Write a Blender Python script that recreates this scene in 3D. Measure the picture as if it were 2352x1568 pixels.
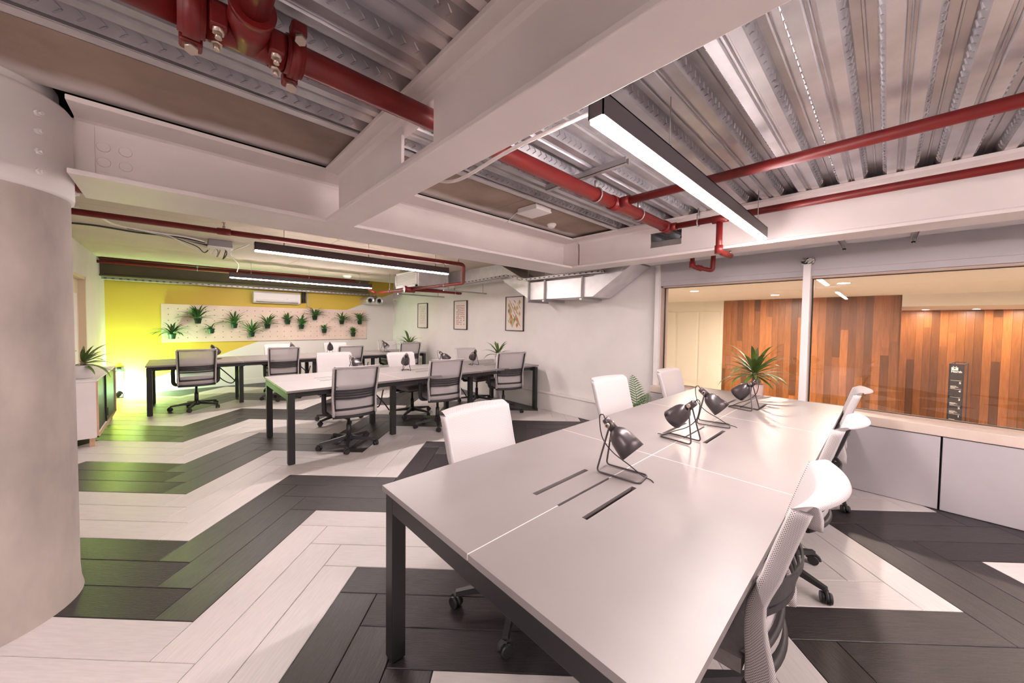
import bpy, bmesh, math, random
from mathutils import Vector, Matrix, Euler
random.seed(7)
PI = math.pi
for o in list(bpy.data.objects):
    bpy.data.objects.remove(o)
sc = bpy.context.scene
COL = sc.collection

# ---------------------------------------------------------------- camera
CAM_H = 1.42
yaw, pitch, roll = math.radians(46.573), math.radians(-1.852), math.radians(0.748)
fw = Vector((math.cos(yaw)*math.cos(pitch), math.sin(yaw)*math.cos(pitch), math.sin(pitch)))
rt = Vector((math.sin(yaw), -math.cos(yaw), 0))
up = rt.cross(fw)
rt, up = math.cos(roll)*rt + math.sin(roll)*up, -math.sin(roll)*rt + math.cos(roll)*up
cam_d = bpy.data.cameras.new('camera')
cam = bpy.data.objects.new('camera', cam_d)
COL.objects.link(cam)
cam_d.sensor_fit = 'HORIZONTAL'
cam_d.sensor_width = 36
cam_d.lens = 815.1/2352*36
cam_d.shift_y = (768.5-784)/2352
cam_d.clip_start = 0.02
m = Matrix.Identity(4)
for i in range(3):
    m[i][0], m[i][1], m[i][2] = rt[i], up[i], -fw[i]
m[2][3] = CAM_H
cam.matrix_world = m
sc.camera = cam

# ---------------------------------------------------------------- world, exposure
w = bpy.data.worlds.new('world')
sc.world = w
w.use_nodes = True
w.node_tree.nodes['Background'].inputs[0].default_value = (0.9, 0.85, 0.85, 1)
w.node_tree.nodes['Background'].inputs[1].default_value = 0.3
sc.view_settings.view_transform = 'Standard'
sc.view_settings.look = 'None'
sc.view_settings.exposure = 1.30
sc.view_settings.gamma = 1.0
sc.view_settings.use_curve_mapping = False
LED = (1.0, 0.865, 0.84)          # pinkish white of the strip lamps
LED_W = 62.0                      # radiance of every strip lamp diffuser

# ---------------------------------------------------------------- materials
def mat(name, col, rough=0.6, metal=0.0, noise=0.0, nscale=8.0, bump=0.0, bscale=60.0, spec=0.5,
        stretch=None, rnd=0.0, emit=None, estr=0.0, coord='Object'):
    M = bpy.data.materials.new(name)
    M.use_nodes = True
    N, L = M.node_tree.nodes, M.node_tree.links
    b = N['Principled BSDF']
    b.inputs['Base Color'].default_value = (*col, 1)
    b.inputs['Roughness'].default_value = rough
    b.inputs['Metallic'].default_value = metal
    b.inputs['Specular IOR Level'].default_value = spec
    tc = N.new('ShaderNodeTexCoord')
    vec = tc.outputs[coord]
    if stretch:
        mp = N.new('ShaderNodeMapping')
        mp.inputs['Scale'].default_value = stretch
        L.new(vec, mp.inputs[0]); vec = mp.outputs[0]
        if rnd:
            oi = N.new('ShaderNodeObjectInfo'); mu = N.new('ShaderNodeMath'); mu.operation = 'MULTIPLY'
            mu.inputs[1].default_value = 37.0
            L.new(oi.outputs['Random'], mu.inputs[0]); L.new(mu.outputs[0], mp.inputs['Location'])
    last = None
    if noise:
        nt = N.new('ShaderNodeTexNoise'); nt.inputs['Scale'].default_value = nscale
        nt.inputs['Detail'].default_value = 5
        L.new(vec, nt.inputs['Vector'])
        mr = N.new('ShaderNodeMapRange')
        mr.inputs[1].default_value = 0.3; mr.inputs[2].default_value = 0.7
        mr.inputs[3].default_value = 1-noise; mr.inputs[4].default_value = 1+noise
        L.new(nt.outputs[0], mr.inputs[0]); last = mr.outputs[0]
    if rnd:
        oi = N.new('ShaderNodeObjectInfo')
        m2 = N.new('ShaderNodeMapRange')
        m2.inputs[3].default_value = 1-rnd; m2.inputs[4].default_value = 1+rnd
        L.new(oi.outputs['Random'], m2.inputs[0])
        if last:
            mu = N.new('ShaderNodeMath'); mu.operation = 'MULTIPLY'
            L.new(last, mu.inputs[0]); L.new(m2.outputs[0], mu.inputs[1]); last = mu.outputs[0]
        else:
            last = m2.outputs[0]
    if last:
        vm = N.new('ShaderNodeVectorMath'); vm.operation = 'SCALE'
        vm.inputs[0].default_value = col
        L.new(last, vm.inputs['Scale']); L.new(vm.outputs[0], b.inputs['Base Color'])
    if bump:
        n2 = N.new('ShaderNodeTexNoise'); n2.inputs['Scale'].default_value = bscale
        n2.inputs['Detail'].default_value = 4
        L.new(vec, n2.inputs['Vector'])
        bp = N.new('ShaderNodeBump'); bp.inputs['Strength'].default_value = bump
        bp.inputs['Distance'].default_value = 0.004
        L.new(n2.outputs[0], bp.inputs['Height']); L.new(bp.outputs[0], b.inputs['Normal'])
    if emit:
        b.inputs['Emission Color'].default_value = (*emit, 1)
        b.inputs['Emission Strength'].default_value = estr
    return M

def glass_mat(name, tint, rough=0.0, mix=0.9):
    M = bpy.data.materials.new(name); M.use_nodes = True
    N, L = M.node_tree.nodes, M.node_tree.links
    N.remove(N['Principled BSDF'])
    t = N.new('ShaderNodeBsdfTransparent'); t.inputs[0].default_value = (*tint, 1)
    g = N.new('ShaderNodeBsdfGlossy'); g.inputs['Roughness'].default_value = rough
    fr = N.new('ShaderNodeFresnel'); fr.inputs['IOR'].default_value = 1.6
    mx = N.new('ShaderNodeMixShader')
    mu = N.new('ShaderNodeMath'); mu.operation = 'MULTIPLY'; mu.inputs[1].default_value = mix
    L.new(fr.outputs[0], mu.inputs[0]); L.new(mu.outputs[0], mx.inputs[0])
    L.new(t.outputs[0], mx.inputs[1]); L.new(g.outputs[0], mx.inputs[2])
    L.new(mx.outputs[0], N['Material Output'].inputs[0])
    return M

def mesh_mat(name, col, hole, alpha=.86, pitch=0.0062, rad=0.27):
    """knitted chair mesh: staggered dots (UV in metres) over a slightly see-through weave"""
    M = bpy.data.materials.new(name); M.use_nodes = True
    N, L = M.node_tree.nodes, M.node_tree.links
    b = N['Principled BSDF']
    b.inputs['Roughness'].default_value = 0.75
    uv = N.new('ShaderNodeUVMap'); uv.uv_map = 'UVMap'
    outs = []
    for off in (0.0, 0.5):
        mp = N.new('ShaderNodeMapping'); mp.vector_type = 'POINT'
        mp.inputs['Scale'].default_value = (1/pitch, 0.7/pitch, 1)
        mp.inputs['Location'].default_value = (off, off, 0)
        L.new(uv.outputs[0], mp.inputs[0])
        f = N.new('ShaderNodeVectorMath'); f.operation = 'FRACTION'; L.new(mp.outputs[0], f.inputs[0])
        s = N.new('ShaderNodeVectorMath'); s.operation = 'SUBTRACT'; s.inputs[1].default_value = (.5, .5, 0)
        L.new(f.outputs[0], s.inputs[0])
        l = N.new('ShaderNodeVectorMath'); l.operation = 'LENGTH'; L.new(s.outputs[0], l.inputs[0])
        outs.append(l.outputs['Value'])
    mn = N.new('ShaderNodeMath'); mn.operation = 'MINIMUM'
    L.new(outs[0], mn.inputs[0]); L.new(outs[1], mn.inputs[1])
    mr = N.new('ShaderNodeMapRange'); mr.inputs[1].default_value = rad-.05; mr.inputs[2].default_value = rad+.05
    L.new(mn.outputs[0], mr.inputs[0])
    mx = N.new('ShaderNodeMix'); mx.data_type = 'RGBA'
    mx.inputs[6].default_value = (*hole, 1); mx.inputs[7].default_value = (*col, 1)
    L.new(mr.outputs[0], mx.inputs[0]); L.new(mx.outputs[2], b.inputs['Base Color'])
    b.inputs['Alpha'].default_value = alpha
    return M

def overspray(M_, axis, edges, reach, white=(.80, .73, .71)):
    """white paint mist that drifted onto a surface beside painted steel edges"""
    N, L = M_.node_tree.nodes, M_.node_tree.links
    b = N['Principled BSDF']
    tc = N.new('ShaderNodeTexCoord'); sp = N.new('ShaderNodeSeparateXYZ'); L.new(tc.outputs['Object'], sp.inputs[0])
    nz = N.new('ShaderNodeTexNoise'); nz.inputs['Scale'].default_value = 3.0; L.new(tc.outputs['Object'], nz.inputs['Vector'])
    cur = None
    for e in edges:
        d = N.new('ShaderNodeMath'); d.operation = 'SUBTRACT'; d.inputs[1].default_value = e; L.new(sp.outputs[axis], d.inputs[0])
        a = N.new('ShaderNodeMath'); a.operation = 'ABSOLUTE'; L.new(d.outputs[0], a.inputs[0])
        if cur is None: cur = a.outputs[0]
        else:
            mn = N.new('ShaderNodeMath'); mn.operation = 'MINIMUM'; L.new(cur, mn.inputs[0]); L.new(a.outputs[0], mn.inputs[1]); cur = mn.outputs[0]
    nm = N.new('ShaderNodeMath'); nm.operation = 'MULTIPLY_ADD'; nm.inputs[1].default_value = reach*1.6; nm.inputs[2].default_value = reach*.2
    L.new(nz.outputs[0], nm.inputs[0])
    dv = N.new('ShaderNodeMath'); dv.operation = 'DIVIDE'; L.new(cur, dv.inputs[0]); L.new(nm.outputs[0], dv.inputs[1])
    mr = N.new('ShaderNodeMapRange'); mr.interpolation_type = 'SMOOTHSTEP'; mr.inputs[1].default_value = .35; mr.inputs[2].default_value = 1.1; mr.inputs[3].default_value = .85; mr.inputs[4].default_value = 0
    L.new(dv.outputs[0], mr.inputs[0])
    mx = N.new('ShaderNodeMix'); mx.data_type = 'RGBA'; mx.inputs[7].default_value = (*white, 1)
    src = b.inputs['Base Color'].links[0].from_socket
    L.new(mr.outputs[0], mx.inputs[0]); L.new(src, mx.inputs[6]); L.new(mx.outputs[2], b.inputs['Base Color'])

M = {}
M['paint'] = mat('white_paint', (.84, .795, .785), .55, noise=.03, nscale=3, bump=.05, bscale=40)
M['beam'] = mat('beam_paint', (.82, .75, .73), .5, noise=.05, nscale=2.2, bump=.08, bscale=50)
M['lightplank'] = mat('pale_oak_plank', (.64, .595, .58), .42, noise=.06, nscale=9, bump=.12, bscale=30, stretch=(1.2, 14, 6), rnd=.05)
M['darkplank'] = mat('black_oak_plank', (.036, .030, .031), .40, noise=.4, nscale=9, bump=.5, bscale=26, stretch=(1.2, 16, 6), rnd=.25)
M['joint'] = mat('plank_joint', (.06, .05, .05), .8)
M['desk'] = mat('desk_laminate', (.275, .247, .244), .36, noise=.03, nscale=5, bump=.02, bscale=200)
M['strip'] = mat('pale_joint_strip', (.85, .8, .78), .5)
M['olive'] = mat('olive_primer', (.10, .085, .04), .7, noise=.15, nscale=4)
M['black'] = mat('black_powder_coat', (.022, .021, .022), .42, bump=.05, bscale=300)
M['blackp'] = mat('black_plastic', (.03, .028, .03), .45)
M['dark'] = mat('dark_void', (.012, .011, .011), .9)
M['galv'] = mat('galvanised_deck', (.50, .49, .515), .34, metal=.68, noise=.16, nscale=5, bump=.06, bscale=20)
M['galvd'] = mat('galvanised_duct', (.70, .68, .69), .42, metal=.7, noise=.10, nscale=6)
M['strut'] = mat('zinc_channel', (.45, .43, .43), .45, metal=.7, noise=.1)
M['red'] = mat('red_pipe_paint', (.18, .009, .008), .40, noise=.12, nscale=14, bump=.08, bscale=60)
M['bolt'] = mat('zinc_bolt', (.6, .5, .42), .35, metal=.9)
M['brownboard'] = mat('brown_soffit_board', (.34, .25, .20), .75, noise=.25, nscale=2.5, bump=.2, bscale=60)
overspray(M['brownboard'], 1, (2.70,), .13)
overspray(M['galv'], 0, (.75, .94, 3.54), .10)
M['concrete'] = mat('column_concrete', (.45, .395, .355), .8, noise=.24, nscale=4.5, bump=.4, bscale=16, stretch=(1, 1, .45))
M['ceil'] = mat('ceiling_board', (.58, .50, .41), .8, noise=.05, nscale=2)
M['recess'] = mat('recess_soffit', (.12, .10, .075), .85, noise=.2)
M['meshw'] = mesh_mat('chair_mesh', (.80, .76, .765), (.42, .38, .385), .84)
M['meshe'] = mesh_mat('chair_edge_mesh', (.74, .695, .70), (.22, .19, .195), 1.0, .0052, .23)
M['cframe'] = mat('chair_pale_plastic', (.66, .61, .615), .45)
M['seat'] = mat('chair_grey_fabric', (.30, .275, .275), .9, noise=.1, nscale=40, bump=.3, bscale=400)
M['seatlite'] = mat('chair_seat_shell', (.46, .42, .42), .6)
M['lampblack'] = mat('lamp_black_steel', (.115, .10, .105), .34, metal=.75)
M['lampwhite'] = mat('lamp_inner_white', (.8, .76, .75), .5)
M['cable_w'] = mat('white_cable', (.75, .7, .68), .5)
M['cable_b'] = mat('black_cable', (.02, .02, .02), .5)
M['led'] = mat('led_diffuser', (.9, .9, .9), .5, emit=LED, estr=LED_W)
M['lampcase'] = mat('lamp_anthracite', (.07, .058, .062), .45)
M['leaf'] = mat('leaf_green', (.125, .20, .05), .4, noise=.25, nscale=12, rnd=.3)
M['leafd'] = mat('fern_green', (.07, .19, .045), .5, noise=.3, nscale=30)
M['trunk'] = mat('cane_trunk', (.33, .24, .15), .8, noise=.25, nscale=40)
M['soil'] = mat('potting_soil', (.03, .02, .015), .95)
M['pinkpot'] = mat('pale_pink_pot', (.80, .60, .56), .5)
M['whitepot'] = mat('white_pot', (.78, .74, .73), .45)
M['blackpot'] = mat('dark_green_pot', (.012, .045, .022), .5)
M['peg'] = mat('birch_pegboard', (.80, .62, .54), .6, noise=.05, nscale=4)
M['hole'] = mat('peg_hole', (.28, .16, .11), .9)
M['plastic'] = mat('white_plastic', (.80, .76, .75), .4)
M['grey'] = mat('grey_plastic', (.22, .21, .21), .5)
M['frameblk'] = mat('picture_frame', (.05, .035, .03), .5)
M['paper'] = mat('art_paper', (.80, .72, .68), .7)
for i, c in enumerate([(.55, .20, .08), (.62, .36, .12), (.30, .16, .10), (.22, .24, .16), (.48, .36, .16), (.14, .12, .11), (.55, .12, .05), (.5, .45, .28)]):
    M['art%d' % i] = mat('print_ink_%d' % i, c, .7)
M['birch'] = mat('birch_edge', (.66, .42, .27), .6, noise=.08)
M['panel'] = mat('lilac_grey_panel', (.50, .465, .49), .5, noise=.02)
M['sill'] = mat('beige_sill', (.70, .58, .50), .5, noise=.04)
M['winframe'] = mat('beige_window_frame', (.50, .385, .32), .5)
M['glass'] = glass_mat('window_glass', (.90, .86, .84), 0.0, 1.0)
M['corrwhite'] = mat('corridor_white', (.80, .77, .66), .45)
M['corrceil'] = mat('corridor_ceiling', (.82, .77, .68), .7)
M['corrfloor'] = mat('corridor_floor', (.5, .44, .38), .4)
M['wood'] = mat('orange_timber', (.27, .10, .026), .38, noise=.22, nscale=5, stretch=(9, 9, .8), rnd=.55)
M['signblk'] = mat('sign_black', (.03, .028, .03), .5)
M['print'] = mat('white_print', (.8, .77, .75), .6)
M['spot'] = mat('downlight_lens', (.9, .9, .9), .4, emit=(1, .89, .76), estr=900)
M['door'] = mat('pale_door', (.72, .60, .44), .55)
M['greenled'] = mat('uplight_lens', (.9, 1, .9), .4, emit=(.52, 1.0, .46), estr=3000)
M['foil'] = mat('foil_tape', (.75, .73, .73), .3, metal=.8, noise=.2, nscale=30)

# yellow feature wall: paint edge is one straight diagonal
def yellow_wall_mat():
    Mx = bpy.data.materials.new('yellow_white_wall_paint'); Mx.use_nodes = True
    N, L = Mx.node_tree.nodes, Mx.node_tree.links
    b = N['Principled BSDF']; b.inputs['Roughness'].default_value = .55
    tc = N.new('ShaderNodeTexCoord')
    d = N.new('ShaderNodeVectorMath'); d.operation = 'DOT_PRODUCT'; d.inputs[1].default_value = (-.405, 0, 1)
    L.new(tc.outputs['Object'], d.inputs[0])
    gt = N.new('ShaderNodeMath'); gt.operation = 'GREATER_THAN'; gt.inputs[1].default_value = .40
    L.new(d.outputs['Value'], gt.inputs[0])
    mx = N.new('ShaderNodeMix'); mx.data_type = 'RGBA'
    mx.inputs[6].default_value = (.78, .73, .71, 1); mx.inputs[7].default_value = (.70, .49, .06, 1)
    L.new(gt.outputs[0], mx.inputs[0]); L.new(mx.outputs[2], b.inputs['Base Color'])
    return Mx
M['yellow'] = yellow_wall_mat()

# ---------------------------------------------------------------- builders
class B:
    def __init__(s): s.bm = bmesh.new()
    def box(s, lo, hi, bev=0.0, mtx=None):
        vs = [s.bm.verts.new((x, y, z)) for z in (lo[2], hi[2]) for y in (lo[1], hi[1]) for x in (lo[0], hi[0])]
        fs = [s.bm.faces.new([vs[i] for i in f]) for f in ((0, 2, 3, 1), (4, 5, 7, 6), (0, 1, 5, 4), (2, 6, 7, 3), (0, 4, 6, 2), (1, 3, 7, 5))]
        if bev:
            ed = list({e for f in fs for e in f.edges})
            r = bmesh.ops.bevel(s.bm, geom=ed, offset=bev, segments=2, affect='EDGES', profile=.5)
            vs = list({v for f in r['faces'] for v in f.verts} | {v for v in vs if v.is_valid})
        if mtx is not None:
            for v in vs: v.co = mtx @ v.co
        return s
    def cyl(s, a, b, r, r2=None, seg=16, caps=True):
        a, b = Vector(a), Vector(b); r2 = r if r2 is None else r2
        d = (b-a).normalized(); t = Vector((0, 0, 1)) if abs(d.z) < .9 else Vector((1, 0, 0))
        u = d.cross(t).normalized(); v = d.cross(u)
        A, C = [], []
        for i in range(seg):
            q = 2*PI*i/seg; e = u*math.cos(q)+v*math.sin(q)
            A.append(s.bm.verts.new(a+e*r)); C.append(s.bm.verts.new(b+e*r2))
        for i in range(seg):
            j = (i+1) % seg
            f = s.bm.faces.new((A[i], A[j], C[j], C[i])); f.smooth = True
        if caps:
            s.bm.faces.new(A[::-1]) if r > 1e-6 else None
            s.bm.faces.new(C) if r2 > 1e-6 else None
        return s
    def tube(s, pts, r, seg=8, closed=False, flat=None):
        pts = [Vector(p) for p in pts]; n = len(pts); rings = []
        pu = None
        for i, p in enumerate(pts):
            if closed: d = (pts[(i+1) % n]-pts[i-1])
            else: d = pts[min(i+1, n-1)]-pts[max(i-1, 0)]
            d.normalize()
            if pu is None:
                t = Vector((0, 0, 1)) if abs(d.z) < .9 else Vector((1, 0, 0))
                u = d.cross(t).normalized()
            else:
                u = (pu-d*pu.dot(d)).normalized()
            pu = u; v = d.cross(u)
            rr = r[i] if isinstance(r, (list, tuple)) else r
            f2 = flat or 1
            rings.append([s.bm.verts.new(p+(u*math.cos(2*PI*k/seg)*rr+v*math.sin(2*PI*k/seg)*rr*f2)) for k in range(seg)])
        for i in range(n if closed else n-1):
            a, b = rings[i], rings[(i+1) % n]
            for k in range(seg):
                f = s.bm.faces.new((a[k], a[(k+1) % seg], b[(k+1) % seg], b[k])); f.smooth = True
        if not closed:
            s.bm.faces.new(rings[0][::-1]); s.bm.faces.new(rings[-1])
        return s
    def lathe(s, prof, mtx=None, seg=24, close=False):
        """profile of (r,z) around z"""
        rings = []
        for r, z in prof:
            rings.append([s.bm.verts.new(((mtx @ Vector((r*math.cos(2*PI*k/seg), r*math.sin(2*PI*k/seg), z))) if mtx else (r*math.cos(2*PI*k/seg), r*math.sin(2*PI*k/seg), z))) for k in range(seg)])
        for a, b in zip(rings, rings[1:]):
            for k in range(seg):
                f = s.bm.faces.new((a[k], a[(k+1) % seg], b[(k+1) % seg], b[k])); f.smooth = True
        if close:
            s.bm.faces.new(rings[0][::-1]); s.bm.faces.new(rings[-1])
        return s
    def prism(s, poly, a, b, axis):
        """polygon of 2-D points extruded along axis (0,1,2) from a to b"""
        def P(p, t):
            q = list(p); q.insert(axis, t); return q
        A = [s.bm.verts.new(P(p, a)) for p in poly]; C = [s.bm.verts.new(P(p, b)) for p in poly]
        n = len(poly)
        for i in range(n):
            s.bm.faces.new((A[i], A[(i+1) % n], C[(i+1) % n], C[i]))
        s.bm.faces.new(A[::-1]); s.bm.faces.new(C)
        return s
    def hull(s, pts, faces):
        vs = [s.bm.verts.new(p) for p in pts]
        for f in faces: s.bm.faces.new([vs[i] for i in f])
        return s
    def plate(s, xs, ys, skip, z0, z1):
        """rectangular plate on a grid of cuts with cells left out"""
        nx, ny = len(xs)-1, len(ys)-1
        T = {}
        def V(i, j, k):
            if (i, j, k) not in T: T[(i, j, k)] = s.bm.verts.new((xs[i], ys[j], (z0, z1)[k]))
            return T[(i, j, k)]
        has = lambda i, j: 0 <= i < nx and 0 <= j < ny and (i, j) not in skip
        for i in range(nx):
            for j in range(ny):
                if not has(i, j): continue
                s.bm.faces.new((V(i, j, 1), V(i+1, j, 1), V(i+1, j+1, 1), V(i, j+1, 1)))
                s.bm.faces.new((V(i, j+1, 0), V(i+1, j+1, 0), V(i+1, j, 0), V(i, j, 0)))
                for di, dj, a, b in ((0, -1, (i, j), (i+1, j)), (1, 0, (i+1, j), (i+1, j+1)), (0, 1, (i+1, j+1), (i, j+1)), (-1, 0, (i, j+1), (i, j))):
                    if not has(i+di, j+dj):
                        s.bm.faces.new((V(*a, 0), V(*b, 0), V(*b, 1), V(*a, 1)))
        return s
    def mesh(s, name):
        bmesh.ops.recalc_face_normals(s.bm, faces=s.bm.faces)
        me = bpy.data.meshes.new(name); s.bm.to_mesh(me); s.bm.free(); return me

def obj(name, b, m_, parent=None, loc=(0, 0, 0), rot=(0, 0, 0)):
    me = b.mesh(name) if isinstance(b, B) else b
    if m_ is not None and not me.materials: me.materials.append(M[m_])
    o = bpy.data.objects.new(name, me); COL.objects.link(o)
    o.location = loc; o.rotation_euler = rot
    if parent is not None: o.parent = parent
    return o
def tag(o, label, cat, group=None):
    o['label'] = label; o['category'] = cat
    if group: o['group'] = group
    return o
def thing(name, label, cat, loc=(0, 0, 0), rz=0, group=None):
    o = bpy.data.objects.new(name, None); COL.objects.link(o)
    o.empty_display_size = .1
    o.location = loc; o.rotation_euler = (0, 0, rz)
    return tag(o, label, cat, group)
def struct(o): o['kind'] = 'structure'; return o
def copytree(o, parent=None):
    c = o.copy(); COL.objects.link(c)
    if parent is not None: c.parent = parent
    for ch in list(o.children): copytree(ch, c)
    return c
def bez(p, n=10):
    """Catmull-Rom through points"""
    p = [Vector(q) for q in p]; q = [p[0]*2-p[1]]+p+[p[-1]*2-p[-2]]; out = []
    for i in range(1, len(q)-2):
        for k in range(n):
            t = k/n
            out.append(.5*((2*q[i])+(q[i+1]-q[i-1])*t+(2*q[i-1]-5*q[i]+4*q[i+1]-q[i+2])*t*t+(3*q[i]-q[i-1]-3*q[i+1]+q[i+2])*t**3))
    out.append(p[-1]); return out
def rounded(pts, r=.03, n=4):
    """polyline with rounded corners"""
    pts = [Vector(p) for p in pts]; out = [pts[0]]
    for a, b, c in zip(pts, pts[1:], pts[2:]):
        d1, d2 = (a-b), (c-b); rr = min(r, d1.length*.45, d2.length*.45)
        p, q = b+d1.normalized()*rr, b+d2.normalized()*rr
        for k in range(n+1):
            t = k/n; out.append(p*(1-t)**2+b*2*t*(1-t)+q*t*t)
    out.append(pts[-1]); return out

# ================================================================ SETTING
X0, X1, Y0, Y1 = -3.6, 4.5, -2.6, 9.7       # near hall; left wall steps in to -.93 beyond the column
LW = -.93

# ---------------- floor: herringbone planks, three dark rows and three pale rows
floor = struct(obj('floor', B().box((X0, Y0, -.05), (X1, Y1, -.012)), 'joint'))
PL, PW, FX, FY = .997, .1971, .04, 2.197
def clip(poly, inside, cross):
    out = []
    for a, b in zip(poly, poly[1:]+poly[:1]):
        ia, ib = inside(a), inside(b)
        if ia: out.append(a)
        if ia != ib: out.append(cross(a, b))
    return out
def clip_room(poly):
    for ax, val, sgn in ((0, X0, 1), (0, X1, -1), (1, Y0, 1), (1, Y1, -1)):
        ins = lambda p: (p[ax]-val)*sgn >= 0
        def cr(a, b):
            t = (val-a[ax])/(b[ax]-a[ax]); return (a[0]+(b[0]-a[0])*t, a[1]+(b[1]-a[1])*t)
        if poly: poly = clip(poly, ins, cr)
    if poly and max(p[0] for p in poly) < LW and min(p[1] for p in poly) > 3.5: return []
    return poly
def proj(p):
    d = Vector(p)-Vector((0, 0, CAM_H)); z = d.dot(fw)
    if z < .1: return None
    return (1176+815.1*d.dot(rt)/z, 768.5-815.1*d.dot(up)/z, z)
def plank_mesh(poly):
    """chamfered plank, top at z 0, poly in local metres"""
    cx = sum(p[0] for p in poly)/len(poly); cy = sum(p[1] for p in poly)/len(poly)
    n = len(poly); b = B(); g = .0012; c = .003
    def off(k):
        o_ = []
        for x, y in poly:
            l = math.hypot(x-cx, y-cy) or 1
            o_.append((x-(k if x > cx else -k), y-(k if y > cy else -k)) if n == 4 and FULL else (x-(x-cx)/l*k*1.4, y-(y-cy)/l*k*1.4))
        return o_
    r0 = [b.bm.verts.new((x, y, -.012)) for x, y in off(g)]
    r1 = [b.bm.verts.new((x, y, -.002)) for x, y in off(g)]
    r2 = [b.bm.verts.new((x, y, 0)) for x, y in off(g+c)]
    for A, C in ((r0, r1), (r1, r2)):
        for i in range(n): b.bm.faces.new((A[i], A[(i+1) % n], C[(i+1) % n], C[i]))
    b.bm.faces.new(r2)
    return b.mesh('plank')
S2 = math.sqrt(.5)
FULL = True
full_me = {}
for d in (0, 1):
    me_ = plank_mesh([(0, 0), (PL, 0), (PL, PW), (0, PW)]); me_.materials.append(M['darkplank' if d else 'lightplank']); full_me[d] = me_
cands = []
for i in range(-6, 8):
    for k in range(-60, 60):
        dark = (k % 6) < 3
        for kind in 'AB':
            if kind == 'A': p0, p1, q0, q1 = i*PL+k*PW, (i+1)*PL+k*PW, -i*PL+k*PW, -i*PL+(k+1)*PW
            else: p0, p1, q0, q1 = (i+1)*PL+k*PW, (i+1)*PL+(k+1)*PW, (k+1)*PW-(i+1)*PL, (k+1)*PW-i*PL
            W2 = lambda p, q: (FX+(p-q)*S2, FY+(p+q)*S2)
            # local frame: x along the plank
            if kind == 'A': org, ang = W2(p0, q0), PI/4
            else: org, ang = W2(p0, q1), -PI/4          # along -q; width along +p
            if kind == 'A': cor = [(p0, q0), (p1, q0), (p1, q1), (p0, q1)]
            else: cor = [(p0, q1), (p0, q0), (p1, q0), (p1, q1)]
            poly = [W2(*c_) for c_ in cor]
            cp = clip_room(poly)
            if len(cp) < 3: continue
            ar = abs(sum(a[0]*b_[1]-a[1]*b_[0] for a, b_ in zip(cp, cp[1:]+cp[:1])))/2
            if ar < .002: continue
            vis = [q for q in (proj((x, y, 0)) for x, y in cp) if q]
            inv = len(vis) > 0 and any(-150 < q[0] < 2500 and 700 < q[1] < 1750 for q in vis)
            near = min([q[2] for q in vis]) if vis else 99
            cands.append((0 if inv else 1, near, dark, org, ang, poly, cp, abs(ar-PL*PW) < 1e-4))
cands.sort(key=lambda t: (t[0], t[1]))
rest = {0: [], 1: []}
for n_, (inv, near, dark, org, ang, poly, cp, full) in enumerate(cands):
    d = 1 if dark else 0
    ca, sa = math.cos(-ang), math.sin(-ang)
    loc_ = [((x-org[0])*ca-(y-org[1])*sa, (x-org[0])*sa+(y-org[1])*ca) for x, y in cp]
    if inv == 0 and n_ < 298:
        if full:
            # both frames keep the width on +y for A; for B the width lies on +y as well
            FULL = True
            o = obj('plank', full_me[d], None, floor, (org[0], org[1], 0), (0, 0, ang))
        else:
            FULL = False
            o = obj('plank', plank_mesh(loc_), 'darkplank' if d else 'lightplank', floor, (org[0], org[1], 0), (0, 0, ang))
    else:
        rest[d].append(cp)
for d in (0, 1):
    if rest[d]:
        b = B()
        for cp in rest[d]:
            vs = [b.bm.verts.new((x, y, -.0005)) for x, y in cp]; b.bm.faces.new(vs)
        o = obj('outlying_planks', b, 'darkplank' if d else 'lightplank', floor); o['kind'] = 'stuff'

# ---------------- walls
wy = struct(obj('wall_back', B().box((LW-.1, Y1, 0), (X1+.2, Y1+.1, 2.8)), 'yellow'))
ww = struct(obj('wall_right', B().box((X1, 2.03, 0), (X1+.2, Y1+.1, 2.8)), 'paint'))
b = B().box((X1-.085, 2.5, 0), (X1, Y1, .27), .006)
struct(obj('baseboard_right', b, 'paint'))
struct(obj('trim_1', B().box((X1-.1, 2.5, .272), (X1, Y1, .30), .005), 'paint'))
wl = struct(obj('wall_left', B().box((LW-.1, 7.75, 0), (LW, Y1, 2.8)).box((LW-.1, 3.2, 0), (LW, 6.75, 2.8)).box((LW-.1, 6.75, 1.98), (LW, 7.75, 2.8)).box((X0, 3.2, 0), (LW-.1, 3.3, 2.8)), 'paint'))
struct(obj('wall_west', B().box((X0-.1, Y0-.1, 0), (X0, 3.3, 2.8)), 'paint'))
struct(obj('wall_front', B().box((X0-.1, Y0-.1, 0), (X1+.2, Y0, 2.8)), 'paint'))
struct(obj('trim_2', B().box((LW, Y1-.012, 0), (X1-.1, Y1, .11), .003), 'paint'))
# door in the left wall
d1 = struct(obj('door_1', B().box((LW-.09, 6.80, .01), (LW-.05, 7.70, 1.96), .004), 'door'))
obj('door_frame', B().box((LW-.1, 6.75, 0), (LW+.015, 6.80, 1.98)).box((LW-.1, 7.70, 0), (LW+.015, 7.75, 1.98)).box((LW-.1, 6.75, 1.95), (LW+.015, 7.75, 1.99)), 'door', d1)
obj('door_panel', B().box((LW-.05, 6.95, .3), (LW-.042, 7.55, 1.75), .003), 'paint', d1)
obj('door_handle', B().tube(rounded([(LW-.05, 6.88, 1.0), (LW+.01, 6.88, 1.0), (LW+.01, 7.0, 1.0)], .02), .009), 'strut', d1)

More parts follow.
